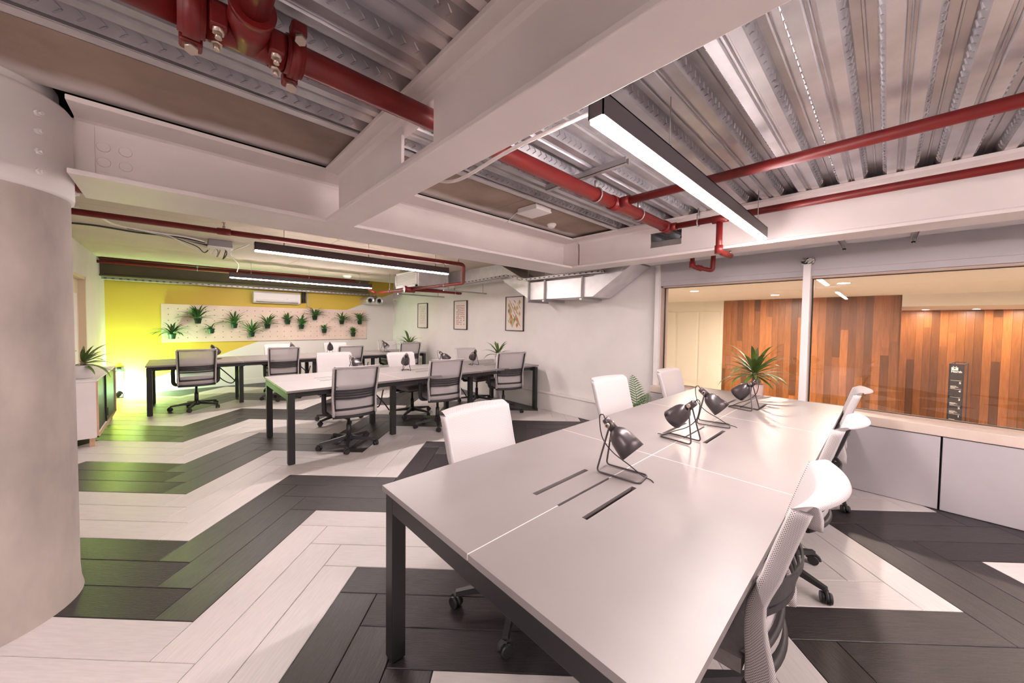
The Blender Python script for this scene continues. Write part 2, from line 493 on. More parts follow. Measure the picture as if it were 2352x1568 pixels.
# ---------------- steel deck over the near hall
PER, SOF, DEP = .235, 2.465, .058
def deck_profile(ya, yb):
    pts = []
    k = math.floor((ya-.092)/PER)-1
    while .092+k*PER < yb+PER:
        c = .092+k*PER
        pts += [(c-.056, SOF), (c-.033, SOF+DEP), (c-.006, SOF+DEP), (c-.003, SOF+DEP-.008), (c+.003, SOF+DEP-.008), (c+.006, SOF+DEP), (c+.033, SOF+DEP), (c+.056, SOF)]
        f = c+PER/2
        pts += [(f-.018, SOF), (f-.012, SOF+.011), (f-.004, SOF+.011), (f, SOF+.002), (f+.004, SOF+.011), (f+.012, SOF+.011), (f+.018, SOF)]
        k += 1
    return [p for p in pts if ya <= p[0] <= yb]
prof = deck_profile(Y0, 2.06)
b = B()
rows = [[b.bm.verts.new((x, y, z)) for y, z in prof] for x in (X0, X1)]
for j in range(len(prof)-1):
    b.bm.faces.new((rows[0][j], rows[0][j+1], rows[1][j+1], rows[1][j]))
ceil = struct(obj('ceiling', b, 'galv'))
obj('deck_top', B().box((X0, Y0, SOF+.07), (X1+.2, 3.2, SOF+.2)), 'dark', ceil)
# raised chevrons pressed into the sloping webs (too many to count singly)
b = B()
def chev(x, yc, side):
    # side -1: web facing -y (far web of the void), +1: web facing +y
    e1 = Vector((1, 0, 0)); ya, yb = yc+side*.056, yc+side*.033
    e2 = Vector((0, yb-ya, DEP)); o_ = Vector((x, ya, SOF)); nrm = e1.cross(e2).normalized()*(.003 if side > 0 else -.003)
    def P(s_, t, h): return o_+e1*s_+e2*t+nrm*h*1.5
    for ts in ((.2, .5), (.5, .8)):
        s0, s1 = (0, .018) if ts[0] < .3 else (.018, 0)
        q = [P(s0, ts[0], 0), P(s0+.010, ts[0], 0), P(s1+.010, ts[1], 0), P(s1, ts[1], 0)]
        r_ = [P(s0+.003, ts[0]+.03, 1), P(s0+.007, ts[0]+.03, 1), P(s1+.007, ts[1]-.03, 1), P(s1+.003, ts[1]-.03, 1)]
        A = [b.bm.verts.new(v) for v in q]; C = [b.bm.verts.new(v) for v in r_]
        b.bm.faces.new(C)
        for i in range(4): b.bm.faces.new((A[i], A[(i+1) % 4], C[(i+1) % 4], C[i]))
for k in range(-8, 9):
    yc = .092+k*PER
    if yc > 2.0: continue
    x = -1.6
    while x < 3.5:
        if not .74 < x < .93: chev(x, yc, 1); chev(x+.02, yc, -1)
        x += .052
em = obj('pressed_chevrons', b, 'galv', ceil); em['kind'] = 'stuff'
# edge angle, brown soffit boards beside the main beam
obj('edge_angle', B().box((X0, 2.06, 2.462), (3.60, 2.115, 2.468)).box((X0, 2.112, 2.462), (3.60, 2.115, 2.50)).box((X0, 2.055, 2.466), (3.60, 2.06, 2.53)), 'galvd', ceil)
for xa, xb in ((X0, -1.0), (-.995, .86), (.865, 2.2), (2.205, 3.60)):
    obj('soffit_board', B().box((xa, 2.115, 2.492), (xb, 2.72, 2.52)), 'brownboard', ceil)
# flat boards over the far hall
cf = struct(obj('ceiling_far', B().box((LW-.1, 3.0, 2.44), (X1, 8.85, 2.5)), 'dark'))
ys = [3.05, 3.65, 4.85, 6.05, 7.25, 8.45, 8.85]
for a, c in zip(ys, ys[1:]):
    for xa, xb in ((LW, 1.47), (1.474, X1)):
        obj('ceiling_board', B().box((xa, a+.002, 2.42), (xb, c-.002, 2.44)), 'ceil', cf)
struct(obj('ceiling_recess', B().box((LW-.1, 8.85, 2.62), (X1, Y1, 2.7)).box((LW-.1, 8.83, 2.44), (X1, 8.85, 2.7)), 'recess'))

# ---------------- steel beams
def ibeam(name, axis, c, w, t0, t1, z0, z1, label, holes=(), tf=.025, tw=.016):
    """axis 0 = runs along x at y=c ; axis 1 = runs along y at x=c ; holes: (a,b,za,zb)"""
    root = thing(name, label, 'beam', (0, 0, 0))
    def bx(u0, u1, v0, v1, za, zb, bev=0):
        return ((u0, v0, za), (u1, v1, zb)) if axis == 0 else ((v0, u0, za), (v1, u1, zb))
    obj('bottom_flange', B().box(*bx(t0, t1, c-w/2, c+w/2, z0, z0+tf), .004), 'beam', root)
    obj('top_flange', B().box(*bx(t0, t1, c-w/2, c+w/2, z1-tf, z1), .004), 'beam', root)
    b = B(); u = t0
    for a, e, za, zb in sorted(holes):
        b.box(*bx(u, a, c-tw/2, c+tw/2, z0+tf, z1-tf)); b.box(*bx(a, e, c-tw/2, c+tw/2, z0+tf, za)); b.box(*bx(a, e, c-tw/2, c+tw/2, zb, z1-tf)); u = e
    b.box(*bx(u, t1, c-tw/2, c+tw/2, z0+tf, z1-tf))
    obj('web', b, 'beam', root)
    # root fillets between web and flanges
    for sg in (-1, 1):
        for zz, dz in ((z0+tf, 1), (z1-tf, -1)):
            poly = [(c+sg*tw/2, zz), (c+sg*(tw/2+.03), zz), (c+sg*(tw/2+.009), zz+dz*.009), (c+sg*tw/2, zz+dz*.03)]
            obj('fillet', B().prism(poly, t0, t1, axis), 'beam', root)
    return root
xb = ibeam('steel_beam', 0, 2.9125, .485, -.365, 3.80, 2.1, 2.465, 'deep white steel beam running right from the concrete column')
bb = B()
for xx in (-.27, -.19):
    for zz in (2.17, 2.25, 2.33, 2.41)[:3]:
        bb.cyl((xx, 2.9125-.008, zz), (xx, 2.9125-.012, zz), .026, .024, 16)
obj('bolt_heads', bb, 'beam', xb)
obj('fin_plate', B().box((-.40, 2.895, 2.13), (-.30, 2.905, 2.44)), 'beam', xb)
ibeam('steel_beam', 1, .8475, .19, Y0, 2.67, 2.1, 2.465, 'narrow white beam overhead at the centre with a red pipe through its web', holes=[(1.41, 1.72, 2.222, 2.408)])
b2 = ibeam('steel_beam', 1, 3.6575, .275, Y0, 2.67, 2.1, 2.465, 'white beam in front of the windows with a rounded web opening', holes=[(1.43, 1.75, 2.23, 2.38)])
obj('web_tongue', B().box((3.6495, 2.66, 2.125), (3.6655, 2.905, 2.44)), 'beam', b2)
ibeam('steel_beam', 0, 2.9125, .485, X0, -1.04, 2.1, 2.465, 'white beam stub behind the concrete column')

# ---------------- concrete column with steel collar
CX, CY, CR = -.72, 2.885, .335
col = thing('column', 'round bare concrete column with white bolted steel collar', 'column', (CX, CY, 0))
obj('shaft', B().lathe([(CR+.012, 0), (CR+.004, .04), (CR, .12), (CR, 2.02)], seg=64), 'concrete', col)
obj('collar', B().lathe([(CR-.01, 2.0), (CR+.012, 2.005), (CR+.014, 2.02), (CR+.014, 2.43), (CR+.004, 2.445), (CR-.02, 2.448), (.0, 2.448)], seg=64), 'paint', col)
for a in (-62, -38, -150, 20):
    for zz in (2.08, 2.17, 2.26, 2.34):
        aa = math.radians(a); p = Vector((math.cos(aa), math.sin(aa), 0))*(CR+.012); n_ = Vector((math.cos(aa), math.sin(aa), 0))
        obj('collar_bolt', B().cyl((p.x, p.y, zz), (p.x+n_.x*.014, p.y+n_.y*.014, zz), .016, .014, 6).cyl((p.x+n_.x*.014, p.y+n_.y*.014, zz), (p.x+n_.x*.026, p.y+n_.y*.026, zz), .008, None, 8), 'paint', col)
# upper shaft above the collar
obj('upper_shaft', B().lathe([(CR-.03, 2.44), (CR-.03, 2.53)], seg=48), 'paint', col)

# ---------------- window wall
GX = 4.52
wp = struct(obj('wall_window', B().box((4.35, Y0, 0), (4.60, 2.03, .58)), 'dark'))
for ya, yb in ((1.15, 2.03), (-.318, 1.145), (-1.79, -.324), (Y0, -1.796)):
    obj('wall_panel', B().box((4.325, ya+.003, .004), (4.35, yb-.003, .577), .002), 'panel', wp)
struct(obj('trim_3', B().box((4.315, Y0, .584), (4.60, 2.03, .662), .004), 'sill'))
struct(obj('wall_bulkhead', B().box((4.43, Y0, 1.965), (4.70, 2.03, 2.465)).box((4.44, Y0, 1.91), (4.60, 2.03, 1.965)).box((4.43, 1.99, .66), (4.70, 2.03, 1.97)), 'panel'))
obj('mullion_stud', B().box((4.40, 1.975, .0), (4.5, 2.03, 2.465)), 'paint', bpy.data.objects['wall_bulkhead'])
for n_, (ya, yb) in enumerate(((.56, 1.975), (Y0, .535))):
    wn = struct(obj('window_%d' % (n_+1), B().box((GX-.006, ya+.02, .69), (GX+.006, yb-.02, 1.885)), 'glass'))
    obj('frame', B().box((4.455, ya, .662), (4.57, ya+.022, 1.915)).box((4.455, yb-.022, .662), (4.57, yb, 1.915)).box((4.455, ya, 1.888), (4.57, yb, 1.908)).box((4.49, ya, .662), (4.57, yb, .682)), 'winframe', wn)
    obj('gasket', B().box((GX-.012, yb-.03, .682), (GX+.01, yb-.022, 1.888)).box((GX-.012, ya+.022, .682), (GX+.01, ya+.027, 1.888)).box((GX-.012, ya, 1.883), (GX+.01, yb, 1.888)).box((GX-.012, ya, .682), (GX+.01, yb, .687)), 'black', wn)
pst = obj('window_post', B().box((4.37, .515, .662), (4.455, .572, 2.02), .003), 'paint'); tag(pst, 'slim white post between the two corridor windows', 'post')
cb = thing('cable_bundle', 'tangled bundle of pale cables on top of the window post', 'cable', (4.41, .54, 2.02))
for k in range(9):
    a = random.uniform(0, 6.3); pts = [(random.uniform(-.03, .03), random.uniform(-.05, .05), random.uniform(0, .06)) for _ in range(5)]
    obj('cable_loop', B().tube(bez(pts, 5), .006, 6), random.choice(['cable_w', 'cable_w', 'grey', 'cable_b']), cb)

# ================================================================ CEILING SERVICES
# ---------------- strip lamps
def strip_lamp(x0, x1, yc, z, label, top, wires, w=.06, h=.085):
    root = thing('strip_lamp', label, 'lamp', ((x0+x1)/2, yc, z), 0, 'suspended strip lamps')
    L2 = (x1-x0)/2
    obj('housing', B().box((-L2, -w/2, .004), (L2, -w/2+.004, h)).box((-L2, w/2-.004, .004), (L2, w/2, h)).box((-L2, -w/2, h-.005), (L2, w/2, h)).box((-L2, -w/2, .004), (-L2+.005, w/2, h)).box((L2-.005, -w/2, .004), (L2, w/2, h)), 'lampcase', root)
    obj('diffuser', B().box((-L2+.006, -w/2+.005, -.010), (L2-.006, w/2-.005, .012)), 'led', root)
    for xx in wires:
        obj('hanger_wire', B().cyl((xx, 0, h), (xx, 0, top-z), .0025, None, 6).cyl((xx, 0, h), (xx, 0, h+.03), .008, None, 8), 'strut', root)
    return root
strip_lamp(1.06, 3.46, .715, 2.13, 'large dark strip lamp glowing over the nearest desk', 2.52, (-.6, 1.02))
strip_lamp(.59, 2.91, 4.46, 2.13, 'dark strip lamp hanging over the middle desk', 2.42, (-.9, 0.0, .95))
strip_lamp(.66, 3.05, 7.62, 2.13, 'dark strip lamp farthest back over the desk by the yellow wall', 2.42, (-.9, 0.0, .95))
strip_lamp(-3.0, -.6, .715, 2.13, 'added fill strip lamp, unseen behind the viewpoint left of the central beam', 2.46, (-.9, .9))  # invented lamp out of view, added to brighten the room
strip_lamp(1.06, 3.46, -1.6, 2.13, 'added fill strip lamp, unseen in the bay behind the nearest desk', 2.46, (-.9, .9))  # second unseen lamp, added as fill for the room brightness

# ---------------- red sprinkler pipes
def pipe(label, pts, r, extras=None, name='sprinkler_pipe', loc=None, rr=.05):
    root = thing(name, label, 'pipe', pts[0])
    o0 = Vector(pts[0])
    obj('pipe_run', B().tube([p-o0 for p in rounded(pts, rr)] if len(pts) > 2 else [Vector(p)-o0 for p in pts], r, 18), 'red', root)
    for e in (extras or []):
        k, a, b_ = e[0], Vector(e[1])-o0, Vector(e[2])-o0
        if k == 'sleeve': obj('fitting', B().cyl(a, b_, e[3], None, 20), 'red', root)
        if k == 'clip':
            obj('clip_ring', B().tube([a+Vector((math.cos(q)*e[3], 0, math.sin(q)*e[3])) if e[4] == 'y' else a+Vector((0, math.cos(q)*e[3], math.sin(q)*e[3])) for q in [2*PI*i/20 for i in range(20)]], .006, 6, True), 'strut', root)
            obj('hanger_rod', B().cyl(a+Vector((0, 0, e[3])), b_, .005, None, 8).cyl(a+Vector((0, 0, e[3])), a+Vector((0, 0, e[3]+.05)), .014, None, 8), 'strut', root)
        if k == 'head':
            d = (b_-a).normalized()
            obj('sprinkler_head', B().cyl(a, a+d*.03, .014, .010, 10).cyl(a+d*.03, a+d*.055, .004, None, 6).cyl(a+d*.055, a+d*.06, .016, None, 12), 'bolt', root)
    return root
PY_, PZ_ = 1.48, 2.355
p1 = pipe('thick red sprinkler main passing through the central white beam', [(-3.5, PY_, PZ_), (3.44, PY_, PZ_)], .046,
     [('sleeve', (2.42, PY_, PZ_), (2.56, PY_, PZ_), .053), ('sleeve', (3.34, PY_, PZ_), (3.46, PY_, PZ_), .053), ('clip', (2.22, PY_, PZ_), (2.22, PY_, 2.40), .052, 'x'), ('clip', (2.86, PY_, PZ_), (2.86, PY_, 2.46), .052, 'x')])
# grooved couplings and bolted branch tee at the left
o0 = Vector((-3.5, PY_, PZ_))
def coupling(x, rad, wd, nm='coupling'):
    c = obj(nm, B().cyl((x-wd/2+3.5, 0, 0), (x+wd/2+3.5, 0, 0), rad, None, 28).cyl((x-wd/2+3.512, 0, 0), (x+wd/2+3.488, 0, 0), rad+.008, None, 28), 'red', p1)
    for sg in (-1, 1):
        a_ = math.radians(35)
        dy, dz = sg*math.cos(a_)*(rad+.02), -sg*math.sin(a_)*(rad+.02)
        obj('coupling_ear', B().box((x-wd/2+3.504, dy-.026, dz-.022), (x+wd/2+3.496, dy+.026, dz+.022), .008), 'red', c)
        obj('coupling_bolt', B().cyl((x+3.5, dy-.028, dz-.042), (x+3.5, dy+.02, dz+.04), .010, None, 8).cyl((x+3.5, dy-.032, dz-.048), (x+3.5, dy-.026, dz-.034), .018, None, 6), 'bolt', c)
    return c
coupling(.045, .067, .065); coupling(.315, .062, .055)
tee = obj('branch_tee', B().cyl((.08+3.5, 0, 0), (.285+3.5, 0, 0), .058, .056, 28).cyl((.18+3.5, 0, 0), (.18+3.5, -.13, 0), .062, .052, 24).cyl((.18+3.5, -.13, 0), (.18+3.5, -.15, 0), .060, None, 24), 'red', p1)
for dx, dy in ((-.075, -.045), (.075, -.045), (-.075, .02), (.085, .025)):
    obj('tee_bolt', B().cyl((.18+3.5+dx, dy, -.062), (.18+3.5+dx, dy, -.03), .016, None, 6).cyl((.18+3.5+dx, dy, -.078), (.18+3.5+dx, dy, -.06), .009, None, 8), 'bolt', tee)
    obj('tee_lug', B().box((.18+3.5+dx-.022, dy-.022, -.05), (.18+3.5+dx+.022, dy+.022, .02), .006), 'red', tee)
obj('branch_pipe', B().cyl((.18+3.5, -.14, 0), (.18+3.5, -3.9, 0), .042, None, 24), 'red', p1)
obj('thick_run', B().cyl((0, 0, 0), (3.515, 0, 0), .054, None, 24), 'red', p1)
pipe('red pipe crossing under the ribbed deck behind the strip lamp', [(2.49, PY_-.05, PZ_), (2.55, Y0, PZ_)], .030, [('sleeve', (2.492, 1.43, PZ_), (2.494, 1.36, PZ_), .040)])
pipe('red pipe along the front of the window beam', [(3.40, PY_-.05, 2.345), (3.38, Y0, 2.32)], .027,
     [('sleeve', (3.40, 1.43, 2.345), (3.40, 1.38, 2.343), .036), ('sleeve', (3.39, 1.07, 2.335), (3.39, .95, 2.333), .034), ('clip', (3.395, 1.19, 2.337), (3.395, 1.19, 2.47), .030, 'y')])
pipe('red drop pipe with a sprinkler elbow under the window beam', [(3.39, 1.015, 2.33), (3.39, 1.015, 2.06), (3.66, 1.0, 2.055)], .025,
     [('sleeve', (3.39, 1.015, 2.11), (3.39, 1.015, 2.04), .032), ('head', (3.655, 1.0, 2.07), (3.655, 1.0, 2.2))], rr=.06)
pipe('short U-shaped red pipe near the window bulkhead', [(3.95, 1.43, 2.3), (3.95, 1.43, 2.04), (4.0, 1.25, 1.985), (4.0, 1.24, 2.3)], .022,
     [('sleeve', (3.95, 1.43, 2.09), (3.95, 1.43, 2.03), .030), ('sleeve', (3.965, 1.39, 2.03), (3.975, 1.34, 2.012), .029)], rr=.03)
pipe('long red pipe under the far ceiling ending in an elbow by the right wall', [(-.9, 4.45, 2.255), (2.98, 4.17, 2.245), (3.34, 4.67, 2.05), (3.25, 7.7, 2.05)], .026,
     [('sleeve', (.29, 4.35, 2.25), (.39, 4.34, 2.25), .032), ('head', (.34, 4.345, 2.275), (.34, 4.345, 2.4)), ('head', (2.9, 4.18, 2.27), (2.9, 4.18, 2.4)), ('clip', (3.33, 5.2, 2.05), (3.33, 5.2, 2.42), .030, 'y'), ('clip', (3.265, 7.2, 2.05), (3.265, 7.2, 2.42), .030, 'y')], rr=.07)
pipe('red capped branch pipe pointing at the right wall', [(3.2, 6.33, 2.045), (4.36, 6.2, 2.045)], .034,
     [('sleeve', (3.16, 6.34, 2.045), (3.36, 6.31, 2.045), .062), ('sleeve', (4.28, 6.21, 2.045), (4.37, 6.2, 2.045), .040), ('clip', (4.22, 6.215, 2.045), (4.22, 6.215, 2.42), .038, 'x')])
pipe('upper of two dark red pipes high along the yellow wall', [(-.9, 9.0, 2.425), (3.2, 9.0, 2.42)], .018)
pipe('lower of two dark red pipes high along the yellow wall', [(-.93, 8.9, 2.345), (3.2, 8.9, 2.35), (3.2, 7.8, 2.06)], .025, [('clip', (.3, 8.9, 2.347), (.3, 8.9, 2.6), .028, 'x')])

# ---------------- duct that dips under the main beam, by the right wall
dk = thing('air_duct', 'galvanised duct dipping under the beam beside the tall picture', 'duct', (4.1, 3.3, 1.8))
XA, XB_ = 4.02-4.1, 4.46-4.1
def ductseg(nm, y0, z0, z0t, y1, z1, z1t):
    pts = [(x, y-3.3, z-1.8) for (y, za, zb) in ((y0, z0, z0t), (y1, z1, z1t)) for z in (za, zb) for x in (XA, XB_)]
    return obj(nm, B().hull(pts, ((0, 1, 3, 2), (4, 6, 7, 5), (0, 4, 5, 1), (2, 3, 7, 6), (0, 2, 6, 4), (1, 5, 7, 3))), 'galvd', dk)
ductseg('straight_section', 3.86, 1.79, 2.055, 2.70, 1.79, 2.055)
ductseg('far_offset', 4.6, 2.20, 2.43, 3.86, 1.79, 2.055)
ductseg('near_offset', 2.70, 1.79, 2.055, 2.13, 2.165, 2.43)
ductseg('far_run', 8.1, 2.17, 2.41, 4.6, 2.20, 2.43)
for y in (3.86, 3.53, 2.86):
    obj('duct_flange', B().box((XA-.018, y-3.3-.014, -.03), (XB_, y-3.3+.014, .275)), 'strut', dk)
    obj('hanger_rail', B().box((XA-.05, y-3.3-.02, -.052), (XB_-.005, y-3.3+.02, -.028)), 'strut', dk)
    obj('threaded_rod', B().cyl((XA-.032, y-3.3, -.06), (XA-.032, y-3.3, .6), .006, None, 8), 'strut', dk)
# grille box hanging in the far hall
gb = thing('grille_box', 'galvanised plenum box with white louvred grille near the far strip lamp', 'vent', (3.5, 6.4, 2.08))
obj('plenum', B().box((-.28, -.5, 0), (.35, .42, .3), .004), 'galvd', gb)
gr = obj('grille_frame', B().box((-.305, -.46, .0), (-.28, -.42, .28)).box((-.305, .36, .0), (-.28, .40, .28)).box((-.305, -.46, .0), (-.28, .40, .03)).box((-.305, -.46, .25), (-.28, .40, .28)), 'plastic', gb)
for k in range(9):
    obj('louvre', B().box((-.302, -.43, .036+k*.024), (-.282, .37, .044+k*.024)), 'plastic', gr)
obj('grille_back', B().box((-.284, -.43, .02), (-.281, .37, .26)), 'cframe', gr)
# cable trays
def tray(label, pts, w, cables=3, holes=True):
    root = thing('cable_tray', label, 'cable tray', pts[0]); o0 = Vector(pts[0])
    b = B()
    for a, c in zip(pts, pts[1:]):
        a, c = Vector(a)-o0, Vector(c)-o0; d = (c-a); s = Vector((d.y, -d.x, 0)).normalized()*w/2
        for q0, q1, hh in ((-1, 1, .003),):
            P = [a-s, a+s, c+s, c-s]; b.hull([p for p in P]+[p+Vector((0, 0, hh)) for p in P], ((0, 1, 2, 3), (7, 6, 5, 4), (0, 4, 5, 1), (1, 5, 6, 2), (2, 6, 7, 3), (3, 7, 4, 0)))
        for sg in (-1, 1):
            e = s*sg; th = s.normalized()*.002
            P = [a+e-th, a+e+th, c+e+th, c+e-th]; b.hull([p for p in P]+[p+Vector((0, 0, .035)) for p in P], ((0, 1, 2, 3), (7, 6, 5, 4), (0, 4, 5, 1), (1, 5, 6, 2), (2, 6, 7, 3), (3, 7, 4, 0)))
    obj('tray_channel', b, 'strut', root)
    if holes:
        b = B()
        for a, c in zip(pts, pts[1:]):
            a, c = Vector(a)-o0, Vector(c)-o0; d = c-a; n = int(d.length/.09); s = Vector((d.y, -d.x, 0)).normalized(); dn = d.normalized()
            for k in range(n):
                for sg in (-1, 0, 1):
                    p = a+d*((k+.5)/n)+s*sg*w*.28-Vector((0, 0, .001)); u_, v_ = dn*.018, s*.006
                    vs = [b.bm.verts.new(q) for q in (p-u_-v_, p+u_-v_, p+u_+v_, p-u_+v_)]; b.bm.faces.new(vs)
                for sg in (-1, 1):
                    p = a+d*((k+.5)/n)+s*sg*(w/2+.0025)+Vector((0, 0, .018)); u_, v_ = dn*.018, Vector((0, 0, .006))
                    vs = [b.bm.verts.new(q) for q in (p-u_-v_, p+u_-v_, p+u_+v_, p-u_+v_)]; b.bm.faces.new(vs)
        o = obj('tray_slots', b, 'dark', root); o['kind'] = 'stuff'
    for k in range(cables):
        off = (k-(cables-1)/2)*w*.7/max(cables, 1); pp = []
        for p in pts:
            pp.append(Vector(p)-o0+Vector((off if abs(pts[0][0]-pts[-1][0]) < abs(pts[0][1]-pts[-1][1]) else random.uniform(-.01, .01), off if abs(pts[0][0]-pts[-1][0]) > abs(pts[0][1]-pts[-1][1]) else 0, .012+.012*(k % 2))))
        obj('cable', B().tube(bez(pp, 6), .006, 6), ['cable_b', 'cable_w', 'cable_w', 'red'][k % 4], root)
    return root
tray('perforated tray running the width of the yellow wall', [(LW, 9.45, 2.095), (3.9, 9.45, 2.09)], .22, 3)
tray('cable tray climbing over the galvanised duct', [(3.72, 8.2, 2.13), (3.85, 5.2, 2.13), (3.92, 4.25, 2.17), (3.95, 3.86, 2.075), (3.95, 2.5, 2.075)], .1, 4)
rail = thing('support_rail', 'long zinc channel rail below the far tray', 'rail', (3.3, 6.9, 1.99))
obj('rail', B().box((0, -.02, -.012), (1.1, .02, .012)), 'strut', rail)
obj('rail_rod', B().cyl((.35, 0, 0), (.35, 0, .43), .005, None, 6).cyl((.95, 0, 0), (.95, 0, .43), .005, None, 6), 'strut', rail)
rail = thing('support_rail', 'zinc channel rail under the red branch pipe', 'rail', (3.5, 5.5, 2.0))
obj('rail', B().box((0, -.02, -.012), (.98, .02, .012)), 'strut', rail)
obj('rail_rod', B().cyl((.1, 0, 0), (.1, 0, .42), .005, None, 6).cyl((.9, 0, 0), (.9, 0, .42), .005, None, 6), 'strut', rail)
rail = thing('support_rail', 'zinc channel holding the red main below the deck', 'rail', (2.06, 1.48, 2.425))
obj('rail', B().box((-.02, -.33, 0), (.02, .33, .003)).box((-.02, -.33, 0), (-.017, .33, .04)).box((.017, -.33, 0), (.02, .33, .04)), 'strut', rail)
# twin round vents in the far corner
for i, xx in enumerate((3.66, 3.90)):
    v = thing('round_vent', ['left', 'right'][i]+' one of two grey round duct ends in the far corner', 'vent', (xx, 9.2, 1.965), 0, 'round duct ends')
    obj('spiral_tube', B().cyl((0, .5, 0), (0, .02, 0), .095, None, 28, False), 'galvd', v)
    obj('end_ring', B().lathe([(.095, 0), (.104, .006), (.104, .03), (.095, .036)], Matrix.Rotation(-PI/2, 4, 'X'), 28), 'galvd', v)
    obj('end_face', B().lathe([(.098, .004), (.055, .012), (.05, .03)], Matrix.Rotation(-PI/2, 4, 'X'), 28), 'galvd', v)
    obj('opening', B().cyl((0, .032, 0), (0, .03, 0), .052, None, 24), 'dark', v)
# emergency luminaire and detectors
em = thing('ceiling_plate', 'white square emergency light under the brown boards', 'light', (2.43, 2.29, 2.44))
obj('body', B().box((-.10, -.12, .012), (.10, .12, .05), .006), 'plastic', em); obj('face', B().box((-.105, -.125, 0), (.105, .125, .014), .004), 'plastic', em)
obj('cable', B().tube(bez([(0, .12, .03), (-.02, .2, .05), (-.03, .3, .0), (-.02, .38, -.02)]), .004, 6), 'cable_w', em)
dt = thing('smoke_detector', 'white smoke detector at the corner of the brown boards', 'detector', (2.95, 2.52, 2.492))
obj('base', B().lathe([(0, 0), (.05, 0), (.05, -.015), (.0, -.015)], seg=24), 'plastic', dt); obj('dome', B().lathe([(.042, -.015), (.036, -.035), (.015, -.045), (0, -.045)], seg=24), 'plastic', dt)
dt = thing('smoke_detector', 'white smoke detector on the far ceiling by the yellow wall', 'detector', (2.75, 8.2, 2.42))
obj('base', B().lathe([(0, 0), (.09, 0), (.09, -.025), (.0, -.025)], seg=24), 'plastic', dt); obj('dome', B().lathe([(.075, -.025), (.06, -.05), (.0, -.055)], seg=24), 'plastic', dt)
# junction box with cables on the far ceiling
jb = thing('junction_box', 'grey junction box with loose cables on the far ceiling', 'junction box', (.42, 5.9, 2.33))
obj('case', B().box((-.12, -.1, .0), (.12, .1, .09), .008), 'grey', jb); obj('lid', B().box((-.125, -.105, -.008), (.125, .105, .006), .004), 'cframe', jb)
for k in range(5):
    pp = [(-.12+.05*k, .1, .05), (-.2+.06*k, .18, -.03-.02*k), (-.32+.09*k, .05, .0), (-.45, -.05+.02*k, .06), (-.6-.05*k, -.1, .08)]
    obj('loose_cable', B().tube(bez(pp), .006, 6), ['cable_w', 'cable_b', 'cable_w', 'grey', 'cable_b'][k], jb)
def cable(label, pts, r=.006, m_='cable_w', name='cable'):
    o = obj(name, B().tube(bez([Vector(p)-Vector(pts[0]) for p in pts], 8), r, 6), m_, None, pts[0]); return tag(o, label, 'cable')
cable('white cable running along the ceiling from the column to the junction box', [(-.85, 4.6, 2.40), (-.55, 5.2, 2.40), (-.45, 5.6, 2.40), (-.2, 5.75, 2.40), (.1, 5.8, 2.40), (.28, 5.86, 2.38)], .010)
cable('black cable clipped to the ceiling near the left wall', [(-.9, 5.9, 2.40), (-.62, 5.85, 2.405), (-.3, 5.95, 2.405), (.0, 5.9, 2.405), (.28, 5.95, 2.385)], .010, 'cable_b')
cable('white cable looping between the two far strip lamps', [(.55, 4.5, 2.19), (.45, 5.0, 2.16), (.55, 5.8, 2.2), (.7, 6.8, 2.25), (.75, 7.5, 2.22)], .006)
cable('white flex hanging under the central beam beside the big strip lamp', [(1.03, 1.75, 2.2), (1.0, 1.45, 2.11), (1.02, 1.1, 2.14), (1.12, .78, 2.2)], .008)
# channel duct between the window beam and the bulkhead
sd = thing('soffit_duct', 'flat grey duct between the window beam and the window bulkhead', 'duct', (4.1, 0, 2.14))
obj('casing', B().box((-.24, Y0, 0), (.10, 2.0, .2), .004), 'galvd', sd)
obj('seam', B().box((.09, Y0, -.004), (.105, 2.0, .02)), 'strut', sd)
for k, y in enumerate((.28, -.12)):
    st = thing('strut_bracket', ['zinc strut bracket with clips left of the', 'dark slotted strut bracket right of the'][k]+' duct above the windows', 'bracket', (4.05, y, 2.11))
    obj('channel', B().box((-.16, -.018, 0), (.22, -.015, .028)).box((-.16, .015, 0), (.22, .018, .028)).box((-.16, -.018, .025), (.22, .018, .028)), 'strut', st)
    obj('rod', B().cyl((.19, 0, -.03), (.19, 0, .2), .006, None, 8), 'strut', st); obj('nut', B().cyl((.19, 0, -.012), (.19, 0, -.002), .012, None, 6), 'dark', st)

pipe('red pipe tucked behind the main beam next to the column collar', [(-.9, 3.46, 2.235), (3.2, 3.46, 2.235)], .045)
ob = ibeam('ceiling_joist', 0, 9.2, .2, LW, 3.6, 2.13, 2.44, 'dark olive steel joist above the yellow wall')
for c_ in ob.children: c_.data.materials[0] = M['olive']

